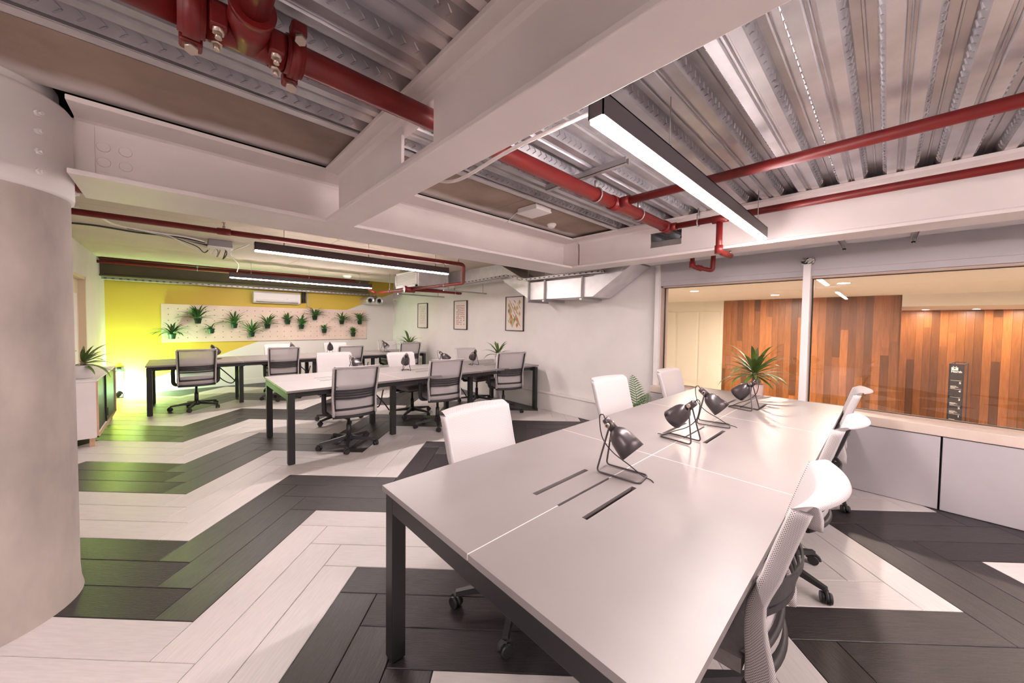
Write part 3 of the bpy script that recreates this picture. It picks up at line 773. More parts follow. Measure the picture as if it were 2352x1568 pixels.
# ================================================================ DESKS
TH = .735
def bench(x0, y0, n, dl, label, W=1.2):
    root = thing('bench_desk', label, 'desk', (x0, y0, 0), 0, 'bench desks')
    hw = W/2; t = .022
    for i in range(n):
        a, c = i*dl+.0015, (i+1)*dl-.0015; m_ = (a+c)/2
        s0, s1 = m_-.18, m_+.18
        top = obj('desk_top', B().plate([a, s0, s1, c], [0, hw-.131, hw-.109, hw-.006, hw-.0015], {(1, 1), (1, 3)}, TH-t, TH), 'desk', root)
        top = obj('desk_top', B().plate([a, s0, s1, c], [hw+.0015, hw+.006, hw+.109, hw+.131, W], {(1, 0), (1, 2)}, TH-t, TH), 'desk', root)
        obj('slot_dark_trough', B().box((s0-.05, hw-.2, TH-.14), (s1+.05, hw+.2, TH-.135)).box((s0-.05, hw-.2, TH-.135), (s1+.05, hw-.195, TH-t-.001)).box((s0-.05, hw+.195, TH-.135), (s1+.05, hw+.2, TH-t-.001)).box((s0-.05, hw-.195, TH-.135), (s0-.045, hw+.195, TH-t-.001)).box((s1+.045, hw-.195, TH-.135), (s1+.05, hw+.195, TH-t-.001)), 'dark', root)  # near-black tray added below the slots so they look black
    # pale lipping showing in the joints
    for i in range(n):
        m_ = (i+.5)*dl
        for a, c in ((i*dl, m_-.18), (m_+.18, (i+1)*dl)):
            obj('joint_strip', B().box((a, hw-.0015, TH-.018), (c, hw+.0015, TH+.0004)), 'strip', root)
    for i in range(1, n):
        obj('joint_strip', B().box((i*dl-.0015, 0, TH-.018), (i*dl+.0015, W, TH+.0004)), 'strip', root)
    # frame
    lw = .06
    for sx in (0, 1):
        xa = .012 if sx == 0 else n*dl-.012-lw
        for sy in (0, 1):
            ya = .012 if sy == 0 else W-.012-lw
            obj('leg', B().box((xa, ya, .006), (xa+lw, ya+lw, TH-t-.012), .002).box((xa+.012, ya+.012, 0), (xa+lw-.012, ya+lw-.012, .008)), 'black', root)
        obj('end_rail', B().box((xa, .012+lw, TH-t-.075), (xa+lw, W-.012-lw, TH-t-.012), .002), 'black', root)
    for sy in (0.075, W-.075-.04):
        obj('side_rail', B().box((.012+lw, sy, TH-t-.06), (n*dl-.012-lw, sy+.04, TH-t-.003)), 'black', root)
    for i in range(1, n):
        for ya in (.25, W-.25-lw):
            obj('inner_leg', B().box((i*dl-lw/2, ya, .006), (i*dl+lw/2, ya+lw, TH-t-.012), .002), 'black', root)
        obj('cross_rail', B().box((i*dl-lw/2, .1, TH-t-.07), (i*dl+lw/2, W-.1, TH-t-.012)), 'black', root)
        pts = [(i*dl-.35, hw-.05, TH-.12), (i*dl-.25, hw-.1, TH-.32), (i*dl-.1, hw-.12, TH-.40), (i*dl-.02, hw-.08, TH-.2)]
        obj('desk_cable', B().tube(bez(pts), .008, 6), 'cable_b', root)
        obj('desk_cable', B().tube(bez([(i*dl-.3, .35, TH-.09), (i*dl-.12, .32, TH-.3), (i*dl-.04, .3, TH-.42)]), .009, 6), 'cable_b', root)
    return root
NX, NY = .617, .232
bench(NX, NY, 3, 1.2, 'nearest taupe bench desk with black legs and cable slots')
bench(.765, 3.955, 3, 1.2, 'middle bench desk with six chairs and a green-lit end rail')
bench(-.335, 7.28, 4, 1.13, 'farthest bench desk in front of the yellow wall', 1.12)

# ================================================================ CHAIRS
def back_pt(u, v):
    """mesh backrest: u -1..1 across, v 0..1 up ; chair faces +y"""
    z = .475+.455*v
    hw = .215+.012*v
    y = -.215-.03*v-.10*max(0, v-.35)**1.2+.012*math.sin(PI*min(1, v/.55))
    y -= .035*(1-u*u)                               # hollow across
    x = u*hw
    return x, y, z
def chair_proto():
    root = thing('office_chair', 'x', 'chair', (0, 0, 0), 0, 'mesh-back task chairs')
    # five-star base
    bs = obj('star_base', B().lathe([(.0, .06), (.045, .06), (.05, .085), (.04, .125), (.0, .125)], seg=20), 'blackp', root)
    for k in range(5):
        a = 2*PI*k/5+PI/2+.3; d = Vector((math.cos(a), math.sin(a), 0)); s = Vector((-d.y, d.x, 0))
        P0, P1 = d*.03, d*.305
        pts = [P0-s*.024+Vector((0, 0, .075)), P0+s*.024+Vector((0, 0, .075)), P0+s*.018+Vector((0, 0, .118)), P0-s*.018+Vector((0, 0, .118)),
               P1-s*.015+Vector((0, 0, .062)), P1+s*.015+Vector((0, 0, .062)), P1+s*.011+Vector((0, 0, .082)), P1-s*.011+Vector((0, 0, .082))]
        arm = obj('base_arm', B().hull(pts, ((0, 3, 2, 1), (4, 5, 6, 7), (0, 1, 5, 4), (1, 2, 6, 5), (2, 3, 7, 6), (3, 0, 4, 7))), 'blackp', root)
        c = d*.305; ax = Vector((math.cos(a+.7), math.sin(a+.7), 0))
        w_ = B()
        for sg in (-1, 1):
            w_.cyl(c+ax*sg*.006+Vector((0, 0, .028)), c+ax*sg*.024+Vector((0, 0, .028)), .028, .026, 18)
        w_.cyl(c+Vector((0, 0, .03)), c+Vector((0, 0, .068)), .010, None, 10)
        f_ = Vector((-ax.y, ax.x, 0))
        w_.tube([c+f_*.03*math.cos(q)+Vector((0, 0, .028+.032*math.sin(q))) for q in [PI*i/8 for i in range(9)]], .008, 8)
        obj('castor', w_, 'blackp', arm)
    obj('gas_lift', B().cyl((0, 0, .10), (0, 0, .25), .026, None, 18).cyl((0, 0, .25), (0, 0, .39), .016, None, 14), 'blackp', root)
    obj('tilt_mechanism', B().box((-.085, -.13, .372), (.085, .11, .405), .01).box((-.04, -.23, .385), (.04, -.1, .42), .008), 'blackp', root)
    obj('tilt_lever', B().tube([(.08, .02, .385), (.2, .02, .38), (.235, .03, .378)], .008, 8), 'blackp', root)
    # seat: cushion with waterfall front on a dark pan
    b = B(); nu, nv = 10, 10; G = []
    def sp(u, v, top):
        wv = .225*(1-.10*max(0, abs(v)-.7)); x = u*wv; y = .02+v*.225
        e = max(abs(u)**5, abs(v)**5)
        z = .462+.028*(1-e) if top else .420-.01*(1-e)
        if v > .6 and top: z -= .03*((v-.6)/.4)**2
        return (x, y, z)
    T = [[b.bm.verts.new(sp(-1+2*i/nu, -1+2*j/nv, True)) for j in range(nv+1)] for i in range(nu+1)]
    D = [[b.bm.verts.new(sp(-1+2*i/nu, -1+2*j/nv, False)) for j in range(nv+1)] for i in range(nu+1)]
    for i in range(nu):
        for j in range(nv):
            f = b.bm.faces.new((T[i][j], T[i+1][j], T[i+1][j+1], T[i][j+1])); f.smooth = True
            f = b.bm.faces.new((D[i][j+1], D[i+1][j+1], D[i+1][j], D[i][j])); f.smooth = True
    for i in range(nu):
        b.bm.faces.new((D[i][0], D[i+1][0], T[i+1][0], T[i][0])); b.bm.faces.new((T[i][nv], T[i+1][nv], D[i+1][nv], D[i][nv]))
        b.bm.faces.new((T[0][i], T[0][i+1], D[0][i+1], D[0][i])); b.bm.faces.new((D[nu][i], D[nu][i+1], T[nu][i+1], T[nu][i]))
    seat = obj('seat', b, 'seat', root)
    obj('seat_pan', B().box((-.205, -.19, .398), (.205, .22, .424), .012), 'blackp', seat)
    # pale rear fascia of the seat
    n = 12; b = B()
    pa = []
    for i in range(n+1):
        u = -1+2*i/n; y = -.215-.05*(1-u*u); pa.append((u*.215, y))
    A = [[b.bm.verts.new((x, y+dy, z)) for x, y in pa] for (dy, z) in ((.012, .395), (-.004, .43), (-.002, .478), (.014, .482))]
    for r0, r1 in zip(A, A[1:]):
        for i in range(n):
            f = b.bm.faces.new((r0[i], r0[i+1], r1[i+1], r1[i])); f.smooth = True
    obj('rear_fascia', b, 'seatlite', root)
    obj('lower_back_rail', B().tube([(x, y-.004, .395) for x, y in pa], .016, 8), 'blackp', root)
    # mesh backrest
    b = B(); uvl = b.bm.loops.layers.uv.new('UVMap')
    nu, nv = 14, 22
    V = []
    for j in range(nv+1):
        row = []
        for i in range(nu+1):
            row.append(b.bm.verts.new(back_pt(-1+2*i/nu, j/nv)))
        V.append(row)
    # rolled top edge
    for k in range(1, 7):
        t = k/6; row = []
        for i in range(nu+1):
            u = -1+2*i/nu; x, y, z = back_pt(u, 1.0)
            dep = .075*(1-.25*u*u)
            row.append(b.bm.verts.new((x*(1-.04*t*t), y-dep*math.sin(t*PI/2), z+.024*math.sin(t*PI*.75)-.006*t)))
        V.append(row)
    vv = [0]
    for j in range(1, len(V)): vv.append(vv[-1]+(V[j][nu//2].co-V[j-1][nu//2].co).length)
    for j in range(len(V)-1):
        for i in range(nu):
            f = b.bm.faces.new((V[j][i], V[j][i+1], V[j+1][i+1], V[j+1][i])); f.smooth = True
            for l, (ii, jj) in zip(f.loops, ((i, j), (i+1, j), (i+1, j+1), (i, j+1))):
                l[uvl].uv = (-.22+.44*ii/nu, vv[jj])
    back = obj('backrest_mesh', b, 'meshw', root)
    # side frames: the knitted mesh wraps round a blade from the seat up
    for sg in (-1, 1):
        b = B(); rings = []; ul_ = b.bm.loops.layers.uv.new('UVMap'); zs = []
        for j in range(19):
            v = -.14+1.14*j/18
            x, y, z = back_pt(sg, max(v, 0)); z = .475+.455*v
            wd = .012; dp = .044+.026*max(0, 1-max(v, 0)/.35)
            zs.append(z)
            rings.append([b.bm.verts.new(q) for q in ((x-sg*.004, y+.003, z), (x+sg*wd*.7, y-.002, z), (x+sg*wd, y-.012, z), (x+sg*wd, y-dp*.8, z), (x+sg*.002, y-dp, z), (x-sg*.008, y-dp*.8, z))])
        us = (0, .012, .02, .055, .075, .09)
        for (r0, za), (r1, zb) in zip(zip(rings, zs), zip(rings[1:], zs[1:])):
            for k in range(6):
                f = b.bm.faces.new((r0[k], r0[(k+1) % 6], r1[(k+1) % 6], r1[k])); f.smooth = True
                ua, ub = us[k], us[k+1] if k < 5 else .11
                for l, q in zip(f.loops, ((ua, za), (ub, za), (ub, zb), (ua, zb))): l[ul_].uv = q
        b.bm.faces.new(rings[0][::-1]); b.bm.faces.new(rings[-1])
        fr = obj('side_frame', b, 'meshe', root)
        # dark inner spine
        pts = [back_pt(sg*.93, v) for v in (0, .2, .4, .6, .8, .97)]
        obj('inner_spine', B().tube([(p[0], p[1]-.03, p[2]) for p in pts], .009, 6), 'blackp', fr)
    pts = [back_pt(-1+2*i/12, .985) for i in range(13)]
    obj('top_rail', B().tube([(p[0], p[1]-.012, p[2]) for p in pts], .009, 8), 'cframe', root)
    pts = [back_pt(-1+2*i/12, .0) for i in range(13)]
    obj('bottom_rail', B().tube([(p[0], p[1]-.012, p[2]) for p in pts], .012, 8), 'blackp', root)
    # lumbar slats
    for k in range(4):
        v = .27+.062*k
        b = B(); n = 12; rr = []
        for i in range(n+1):
            x, y, z = back_pt((-1+2*i/n)*.96, v); q = 1-(2*i/n-1)**2
            rr.append([b.bm.verts.new(p) for p in ((x, y-.016-.03*q, z-.010), (x, y-.022-.03*q, z-.010), (x, y-.022-.03*q, z+.010), (x, y-.016-.03*q, z+.010))])
        for r0, r1 in zip(rr, rr[1:]):
            for c in range(4): b.bm.faces.new((r0[c], r0[(c+1) % 4], r1[(c+1) % 4], r1[c]))
        b.bm.faces.new(rr[0][::-1]); b.bm.faces.new(rr[-1])
        obj('lumbar_slat', b, 'blackp', root)
    # arms
    for sg in (-1, 1):
        pts = rounded([(sg*.12, -.06, .395), (sg*.265, -.06, .40), (sg*.268, -.06, .60), (sg*.262, -.05, .645)], .05, 5)
        ar = obj('arm_post', B().tube(pts, .016, 8, flat=1.5), 'blackp', root)
        obj('arm_pad', B().box((sg*.262-.04, -.15, .645), (sg*.262+.04, .09, .668), .010), 'blackp', ar)
    return root
proto_chair = chair_proto()
used = [False]
def chair(x, y, rz, label, sz=1.0):
    o = proto_chair if not used[0] else copytree(proto_chair)
    used[0] = True
    o.location = (x, y, 0); o.rotation_euler = (0, 0, rz); o.scale = (1, 1, sz); o['label'] = label
    return o
R = math.radians
chair(1.37, .468, R(2), 'white mesh chair at the bottom right edge of the photo, cut by the frame', 1.02)
chair(2.53, .455, R(-3), 'second white mesh chair on the window side of the nearest desk')
chair(3.80, .47, R(3), 'white mesh chair nearest the window ledge on the right of the nearest desk')
chair(1.25, 1.265, R(182), 'white mesh chair at the left edge of the nearest desk, closest to its corner')
chair(2.80, 1.385, R(174), 'white mesh chair beside the palm at the nearest desk')
chair(3.81, 1.265, R(178), 'pale mesh chair in the corner by the left window pane')
chair(1.42, 4.20, R(-4), 'grey-backed chair nearest the viewer at the middle desk')
chair(2.60, 4.22, R(-10), 'second grey-backed chair on the near side of the middle desk')
chair(3.80, 4.20, R(-20), 'tilted grey-backed chair at the right end of the middle desk', 1.045)
chair(1.66, 5.33, R(172), 'white mesh chair across the middle desk, behind the nearest grey-backed one')
chair(2.62, 4.98, R(186), 'white mesh chair across the middle desk, second from its green-lit end', .985)
chair(3.92, 5.05, R(183), 'chair on the far side of the middle desk near the tall picture')
chair(.22, 7.52, R(1), 'grey-backed chair with armrests at the yellow-lit end of the farthest desk', 1.02)
chair(1.39, 7.53, R(-5), 'second grey-backed chair from the green uplight at the farthest desk', 1.01)
chair(2.49, 7.5, R(-2), 'third grey-backed chair from the green uplight at the farthest desk')
chair(3.78, 7.52, R(-6), 'grey-backed chair at the right end of the farthest desk, in front of a leafy plant', 1.03)
chair(1.50, 8.2, R(180), 'white mesh chair behind the farthest desk, below the air conditioner', .985)
chair(2.60, 8.2, R(181), 'white mesh chair behind the farthest desk, under the small fern', .985)
chair(3.84, 8.35, R(176), 'grey mesh chair behind the farthest desk, nearest the far corner')

# ================================================================ DESK LAMPS
def lamp_proto():
    """wire foot on the desk along -y; uprights at y=+.1; shade points -y and down"""
    root = thing('desk_lamp', 'x', 'desk lamp', (0, 0, 0), 0, 'black desk lamps')
    w = .055; r = .0042
    loop = rounded([(0, .055, .205), (-w*.35, .058, .205), (-w, .098, .006), (-w, -.10, .005), (w, -.10, .005), (w, .098, .006), (w*.35, .058, .205), (0, .055, .205)], .022, 5)
    obj('wire_stand', B().tube(loop, r, 8), 'lampblack', root)
    piv = Vector((0, .055, .212)); d = Vector((0, -.72, -.69)).normalized()
    q = Vector((0, 0, -1)).rotation_difference(d).to_matrix().to_4x4(); mt = Matrix.Translation(piv) @ q
    P = lambda r_, t: (r_, -t)
    sh = obj('lamp_shade', B().lathe([P(.0, .018), P(.020, .018), P(.030, .026), P(.043, .042), P(.051, .066), P(.056, .100), P(.0605, .145), P(.0585, .145), P(.054, .100), P(.048, .066), P(.040, .045), P(.0, .036)], mt, 32), 'lampblack', root)
    obj('shade_lining', B().lathe([P(.057, .143), P(.0525, .100), P(.0465, .066), P(.038, .047), P(.0, .04)], mt, 32), 'lampwhite', sh)
    obj('bulb', B().lathe([P(.0, .042), P(.014, .047), P(.025, .073), P(.023, .09), P(.0, .102)], mt, 20), 'lampwhite', sh)
    nk = obj('socket', B().lathe([P(.0, -.042), P(.016, -.042), P(.019, -.036), P(.021, .02), P(.0, .02)], mt, 24), 'lampblack', root)
    a = mt @ Vector((-.034, 0, .01)); c = mt @ Vector((.034, 0, .01))
    obj('pivot_screw', B().cyl(a, c, .006, None, 10).cyl(a, a+(c-a)*.18, .011, None, 12).cyl(c, c-(c-a)*.18, .011, None, 12), 'bolt', nk)
    e = mt @ Vector((0, 0, .042))
    pts = [e, e+Vector((0, .012, .018)), e+Vector((.004, .03, .0)), (.004, .10, .15), (.008, .05, .09), (.014, -.03, .045), (.02, -.085, .012), (.012, -.13, .004), (.0, -.145, -.004)]
    obj('lamp_cord', B().tube(bez(pts, 8), .0026, 6), 'cable_b', root)
    return root
proto_lamp = lamp_proto(); lused = [False]
def lamp(x, y, rz, label):
    o = proto_lamp if not lused[0] else copytree(proto_lamp)
    lused[0] = True
    o.location = (x, y, TH+.0005); o.rotation_euler = (0, 0, R(rz)); o['label'] = label; return o
lamp(1.475, .815, 8, 'black desk lamp closest to the viewer, in front of the cable slots')
lamp(2.19, .835, 172, 'second black desk lamp on the nearest desk, shade turned left')
lamp(2.70, .81, 14, 'third black desk lamp on the nearest desk, pale inside of its shade showing')
lamp(3.41, .80, 165, 'black desk lamp beside the pink plant pot')
lamp(1.63, 4.55, 25, 'black desk lamp behind the nearest grey-backed chair on the middle desk')
lamp(2.34, 4.64, 160, 'black desk lamp standing clear in the centre of the middle desk')
lamp(2.96, 4.60, 62, 'black desk lamp turned towards the right wall, shade seen from below')
lamp(3.50, 4.60, 165, 'black desk lamp at the window end of the middle desk')
lamp(.48, 7.90, 150, 'black desk lamp before the yellow paint on the farthest desk')
lamp(1.62, 7.86, 0, 'black desk lamp below the air conditioner on the farthest desk')
lamp(2.30, 7.88, 160, 'black desk lamp right of centre on the farthest desk')
lamp(3.44, 7.80, 20, 'black desk lamp at the right end of the farthest desk')

# ================================================================ PLANTS
def leaf_mesh(L, W, droop, seg=7, fold=.25, name='leaf'):
    b = B(); rows = []
    y = z = 0; a = 0
    for i in range(seg+1):
        t = i/seg; a = -droop*t*t
        w_ = W*(math.sin(PI*min(1, (t*.92+.08)))**.7)*(1-.25*t)
        if i == seg: w_ = .001
        rows.append([b.bm.verts.new(p) for p in ((-w_, y, z+w_*fold), (0, y, z), (w_, y, z+w_*fold))])
        y += L/seg*math.cos(a); z += L/seg*math.sin(a)
    for r0, r1 in zip(rows, rows[1:]):
        for k in (0, 1):
            f = b.bm.faces.new((r0[k], r0[k+1], r1[k+1], r1[k])); f.smooth = True
    me = b.mesh(name); me.materials.append(M['leaf']); return me
LEAVES = [leaf_mesh(.30, .019, .9), leaf_mesh(.24, .019, .7), leaf_mesh(.34, .018, 1.3), leaf_mesh(.2, .017, .5)]
def rosette(root, z0, n, sc_, seed, spread=(5, 80), minx=-9):
    rg = random.Random(seed)
    for k in range(n):
        t = k/n; el = R(spread[1]-(spread[1]-spread[0])*t+rg.uniform(-8, 8)); az = k*2.399+rg.uniform(-.2, .2)
        if -math.sin(az)*math.cos(el) < minx: az = -az
        o = obj('leaf', LEAVES[rg.randrange(4)], None, root, (.012*math.sin(-az), .012*math.cos(az), z0-.05*t), (el, 0, az))
        s = sc_*rg.uniform(.85, 1.15); o.scale = (s*1.1, s, s)
def dracaena(label, loc, pot, potr, poth, trunk, n, s, seed, potm, spread=(0, 80), minx=-9):
    root = thing('potted_dracaena', label, 'plant', loc)
    pt = obj('pot', B().lathe([(0, 0), (potr*.82, 0), (potr*.9, .008), (potr, poth*.5), (potr, poth), (potr*.92, poth), (potr*.9, poth-.02)], seg=32), potm, root)
    obj('soil', B().lathe([(potr*.91, poth-.02), (0, poth-.015)], seg=24), 'soil', pt)
    if trunk: obj('trunk', B().tube([(0, 0, poth-.03), (.006, .004, poth+trunk*.5), (0, 0, poth+trunk)], [.022, .02, .022], 12), 'trunk', root)
    rosette(root, poth+trunk, n, s, seed, spread, minx)
    return root
dracaena('leafy dracaena with banded trunk in a pink pot on the window sill', (4.42, .945, .663), 1, .082, .155, .135, 58, 1.12, 3, 'pinkpot', (-18, 66))
dracaena('leafy dracaena in a white pot on the right end of the farthest desk', (3.98, 7.72, TH), 1, .075, .12, .07, 26, 1.15, 5, 'whitepot', (0, 66))
dracaena('leafy dracaena in a white pot on the right end of the middle desk', (4.03, 4.60, TH), 1, .07, .12, .06, 24, .95, 9, 'whitepot', (0, 66))
dracaena('dracaena on the left cabinet, partly hidden by the column', (-.77, 6.20, .739), 1, .085, .15, .05, 24, 1.0, 11, 'whitepot', (-15, 62), -.25)
# palm on the floor under the white wall
pm = thing('potted_palm', 'green feathery palm beside the right wall and the window ledge', 'plant', (3.82, 1.92, 0))
pt = obj('pot', B().lathe([(0, 0), (.11, 0), (.14, .22), (.13, .22), (.12, .2)], seg=28), 'blackpot', pm)
obj('soil', B().lathe([(.125, .2), (0, .205)], seg=24), 'soil', pt)
def frond(az, L, el, seed, roll=0, width=.125):
    b = B(); rg = random.Random(seed); n = 22; pts = []
    a = el; y = z = 0
    for i in range(n+1):
        pts.append(Vector((0, y, z))); a -= .9/n*(i/n)*1.6; y += L/n*math.cos(a); z += L/n*math.sin(a)
    b.tube(pts[::2], [.006*(1-.8*i/(len(pts[::2])-1)) for i in range(len(pts[::2]))], 5)
    for i in range(4, n+1):
        t = i/n; ln = width*math.sin(PI*(.15+.85*t)**.9)**.7*1.05+.015; d = (pts[i]-pts[i-1]).normalized()
        for sg in (-1, 1):
            s = Vector((sg*math.cos(roll), 0, sg*math.sin(roll))); dirn = (s*.85+d*.55+Vector((0, 0, -.15))).normalized(); wv = d*.006
            p = pts[i]; e = p+dirn*ln; mid = p+dirn*ln*.5+Vector((0, 0, .006))
            vs = [b.bm.verts.new(q) for q in (p-wv, mid-wv*1.3, e, mid+wv*1.3, p+wv)]; b.bm.faces.new(vs)
    return obj('frond', b, 'leafd', pm, (0, 0, .2), (0, 0, az))
for az, L, el, rl in ((R(-43), .66, R(84), 0), (R(-118), .62, R(58), R(55)), (R(-105), .55, R(38), R(40)), (R(160), .5, R(55), 0), (R(-20), .50, R(62), 0), (R(-140), .52, R(28), R(60)), (R(-80), .5, R(66), R(20)), (R(-60), .42, R(50), 0), (R(-150), .4, R(55), R(50))):
    frond(az, L, el, int(az*100), rl)

# ================================================================ BACK WALL
pb = tag(obj('pegboard', B().box((0, -.018, 0), (3.94, 0, .755), .002), 'peg', None, (-.21, Y1-.02, .955)), 'long birch pegboard mounted across the yellow wall', 'pegboard')
b = B()
for i in range(28):
    for j in range(6):
        b.cyl((.10+i*.1385, -.0184, .09+j*.115), (.10+i*.1385, -.0188, .09+j*.115), .009, None, 10)
o = obj('peg_holes', b, 'hole', pb); o['kind'] = 'stuff'
def fern_mesh(seed, n, L, wild):
    b = B(); rg = random.Random(seed)
    for k in range(n):
        az = rg.uniform(0, 2*PI); el = R(rg.uniform(22, 85)); l = L*rg.uniform(.8, 1.25)
        y = z = 0; a = el; d2 = Vector((math.sin(az), -abs(math.cos(az))*.8, 0)).normalized() if math.cos(az) < 0 or True else 0
        pts = []
        for i in range(6):
            pts.append(d2*y+Vector((0, 0, z))); a -= wild/6*(1+i*.4); y += l/5*math.cos(a); z += l/5*math.sin(a)
        s = Vector((-d2.y, d2.x, 0))
        ws = [.006, .013, .016, .015, .010, .001]
        rows = [[b.bm.verts.new(p-s*w_+Vector((0, 0, w_*.3))) for p, w_ in zip(pts, ws)], [b.bm.verts.new(p) for p in pts], [b.bm.verts.new(p+s*w_+Vector((0, 0, w_*.3))) for p, w_ in zip(pts, ws)]]
        for r0, r1 in zip(rows, rows[1:]):
            for i in range(5): b.bm.faces.new((r0[i], r0[i+1], r1[i+1], r1[i]))
    me = b.mesh('foliage'); me.materials.append(M['leafd']); return me
pot_me = B().lathe([(0, 0), (.042, 0), (.045, .004), (.058, .085), (.064, .086), (.064, .102), (.056, .102), (.054, .09), (0, .088)], seg=20).mesh('pot'); pot_me.materials.append(M['blackpot'])
hook_me = B().tube([(0, .065, .09), (0, .095, .10), (0, .11, .06)], .004, 6).mesh('hook'); hook_me.materials.append(M['strut'])
PEG = [(-.06, 1.1, .26, 26, .8, 'bushy fern lowest at the left end of the pegboard, overhanging its edge'),
       (.32, 1.4, .26, 26, .7, 'wide fern high on the left of the pegboard'),
       (.52, 1.2, .14, 9, .8, 'tiny sparse fern near the left of the pegboard'),
       (.90, 1.31, .25, 22, .7, 'spiky fern at mid height, fourth from the pegboard left end'),
       (1.20, 1.12, .25, 22, .5, 'fern low on the pegboard with one long frond rising right'),
       (1.49, 1.30, .22, 24, .7, 'fern at mid height under the air conditioner'),
       (1.88, 1.40, .13, 30, .2, 'compact upright herb below the right end of the air conditioner'),
       (2.16, 1.29, .22, 24, .7, 'fern at mid height just right of the compact herb'),
       (2.45, 1.51, .22, 24, .7, 'highest fern on the pegboard'),
       (2.66, 1.19, .14, 12, .8, 'small low fern right of the pegboard centre'),
       (3.07, 1.41, .22, 24, .8, 'fern high on the right, second from the pegboard right end'),
       (3.35, 1.09, .13, 28, .4, 'compact low herb near the right end of the pegboard'),
       (3.52, 1.41, .22, 24, .9, 'fern at the far right edge of the pegboard')]
for k, (x, z, L, n, wild, lab) in enumerate(PEG):
    r_ = thing('hanging_fern', lab, 'plant', (x, Y1-.13, z-.07), 0, 'ferns on the pegboard')
    p_ = obj('pot', pot_me, None, r_); obj('hook', hook_me, None, p_); obj('foliage', fern_mesh(40+k, int(n*1.5), L*1.25, wild*.8), None, r_, (0, 0, .088))
# air conditioner
ac = thing('air_conditioner', 'white wall air conditioner above the pegboard', 'air conditioner', (1.68, Y1-.21, 1.80))
obj('body', B().prism([(.01, .03), (.04, 0), (.20, 0), (.20, .25), (.03, .25), (.0, .22)], -.45, .45, 0), 'plastic', ac)
obj('front_panel', B().box((-.445, -.008, .075), (.445, .002, .222), .003), 'plastic', ac)
obj('louvre_flap', B().box((-.40, -.004, .028), (.40, .012, .06), .003), 'cframe', ac); obj('air_slot', B().box((-.40, .001, .018), (.40, .012, .027)), 'dark', ac)
obj('display_dot', B().box((.17, -.0095, .10), (.19, -.0075, .107)), 'grey', ac)
ap = thing('pipe_bundle', 'black insulated pipes and white conduit beside the air conditioner', 'pipe', (2.20, Y1-.08, 1.84))
obj('insulated_pipe', B().cyl((0, 0, 0), (0, 0, .3), .02, None, 12), 'blackp', ap); obj('insulated_pipe', B().cyl((.05, 0, 0), (.05, 0, .3), .02, None, 12), 'blackp', ap)
obj('conduit', B().tube(rounded([(.12, .05, -.14), (.12, .03, .1), (.10, .03, .3)], .05), .012, 8), 'cable_w', ap)
# green floor uplight, its lead and socket
ul = thing('floor_uplight', 'small green floor uplight shining up the yellow wall', 'light', (-.76, 9.42, 0))
obj('base', B().box((-.06, -.05, 0), (.06, .05, .012), .004), 'blackp', ul)
hd = Matrix.Translation((0, .0, .065)) @ Matrix.Rotation(R(-32), 4, 'Z') @ Matrix.Rotation(R(-55), 4, 'X')
obj('lamp_head', B().lathe([(0, -.05), (.035, -.045), (.042, .03), (.044, .032), (.040, .034), (.036, .026)], hd, 24), 'blackp', ul)
obj('lens', B().lathe([(.036, .027), (0, .030)], hd, 24), 'greenled', ul)
obj('yoke', B().tube(rounded([(-.048, 0, .07), (-.048, 0, .01), (.048, 0, .01), (.048, 0, .07)], .012), .005, 6), 'blackp', ul)
obj('lead', B().tube(bez([(0, .04, .03), (.02, .15, .01), (.0, .2, .04), (.03, .235, .2), (.045, .25, .42)]), .005, 6), 'cable_b', ul)
so = thing('wall_socket', 'dark wall socket with a plug left of the farthest desk', 'socket', (-.79, Y1-.02, .43))
obj('plate', B().box((-.075, 0, 0), (.075, .02, .09), .003), 'blackp', so); obj('plug', B().box((-.005, -.035, .02), (.045, 0, .065), .006), 'blackp', so); obj('rocker', B().box((-.05, -.005, .03), (-.02, 0, .055), .002), 'cframe', so)
# switch on the left wall
sw = thing('floor_outlet', 'small black outlet low on the left wall', 'socket', (LW+.001, 8.75, .20))
obj('plate', B().box((0, -.06, 0), (.012, .06, .16), .003), 'blackp', sw); obj('face', B().box((.012, -.035, .03), (.016, .035, .13), .001), 'grey', sw)

# ================================================================ LEFT CABINET
cbn = thing('cabinet', 'white low cabinet with black sliding doors left of the floor uplight', 'cabinet', (LW+.02, 5.95, .0))
obj('carcass', B().box((0, 0, .12), (.26, .02, .72)).box((0, 1.58, .12), (.26, 1.60, .72)).box((0, 0, .10), (.26, 1.6, .12)).box((0, 0, .12), (.02, 1.6, .72)), 'paint', cbn)
obj('cabinet_top', B().box((0, -.005, .72), (.27, 1.605, .738), .002), 'paint', cbn)
obj('edge_band', B().box((.26, 0, .10), (.275, .018, .72)).box((.26, 1.582, .10), (.275, 1.60, .72)).box((.26, 0, .10), (.275, 1.6, .118)), 'birch', cbn)
for y0, y1, x in ((.02, .80, .245), (.78, 1.58, .257)):
    dr = obj('sliding_door', B().box((x-.006, y0, .12), (x+.004, y1, .72), .001), 'black', cbn)
    obj('finger_pull', B().box((x+.004, y0+.05, .18), (x+.008, y0+.08, .28), .001), 'dark', dr)
for y in (.06, 1.52):
    for x in (.04, .22): obj('leg', B().box((x-.02, y-.02, 0), (x+.02, y+.02, .10), .003), 'birch', cbn)

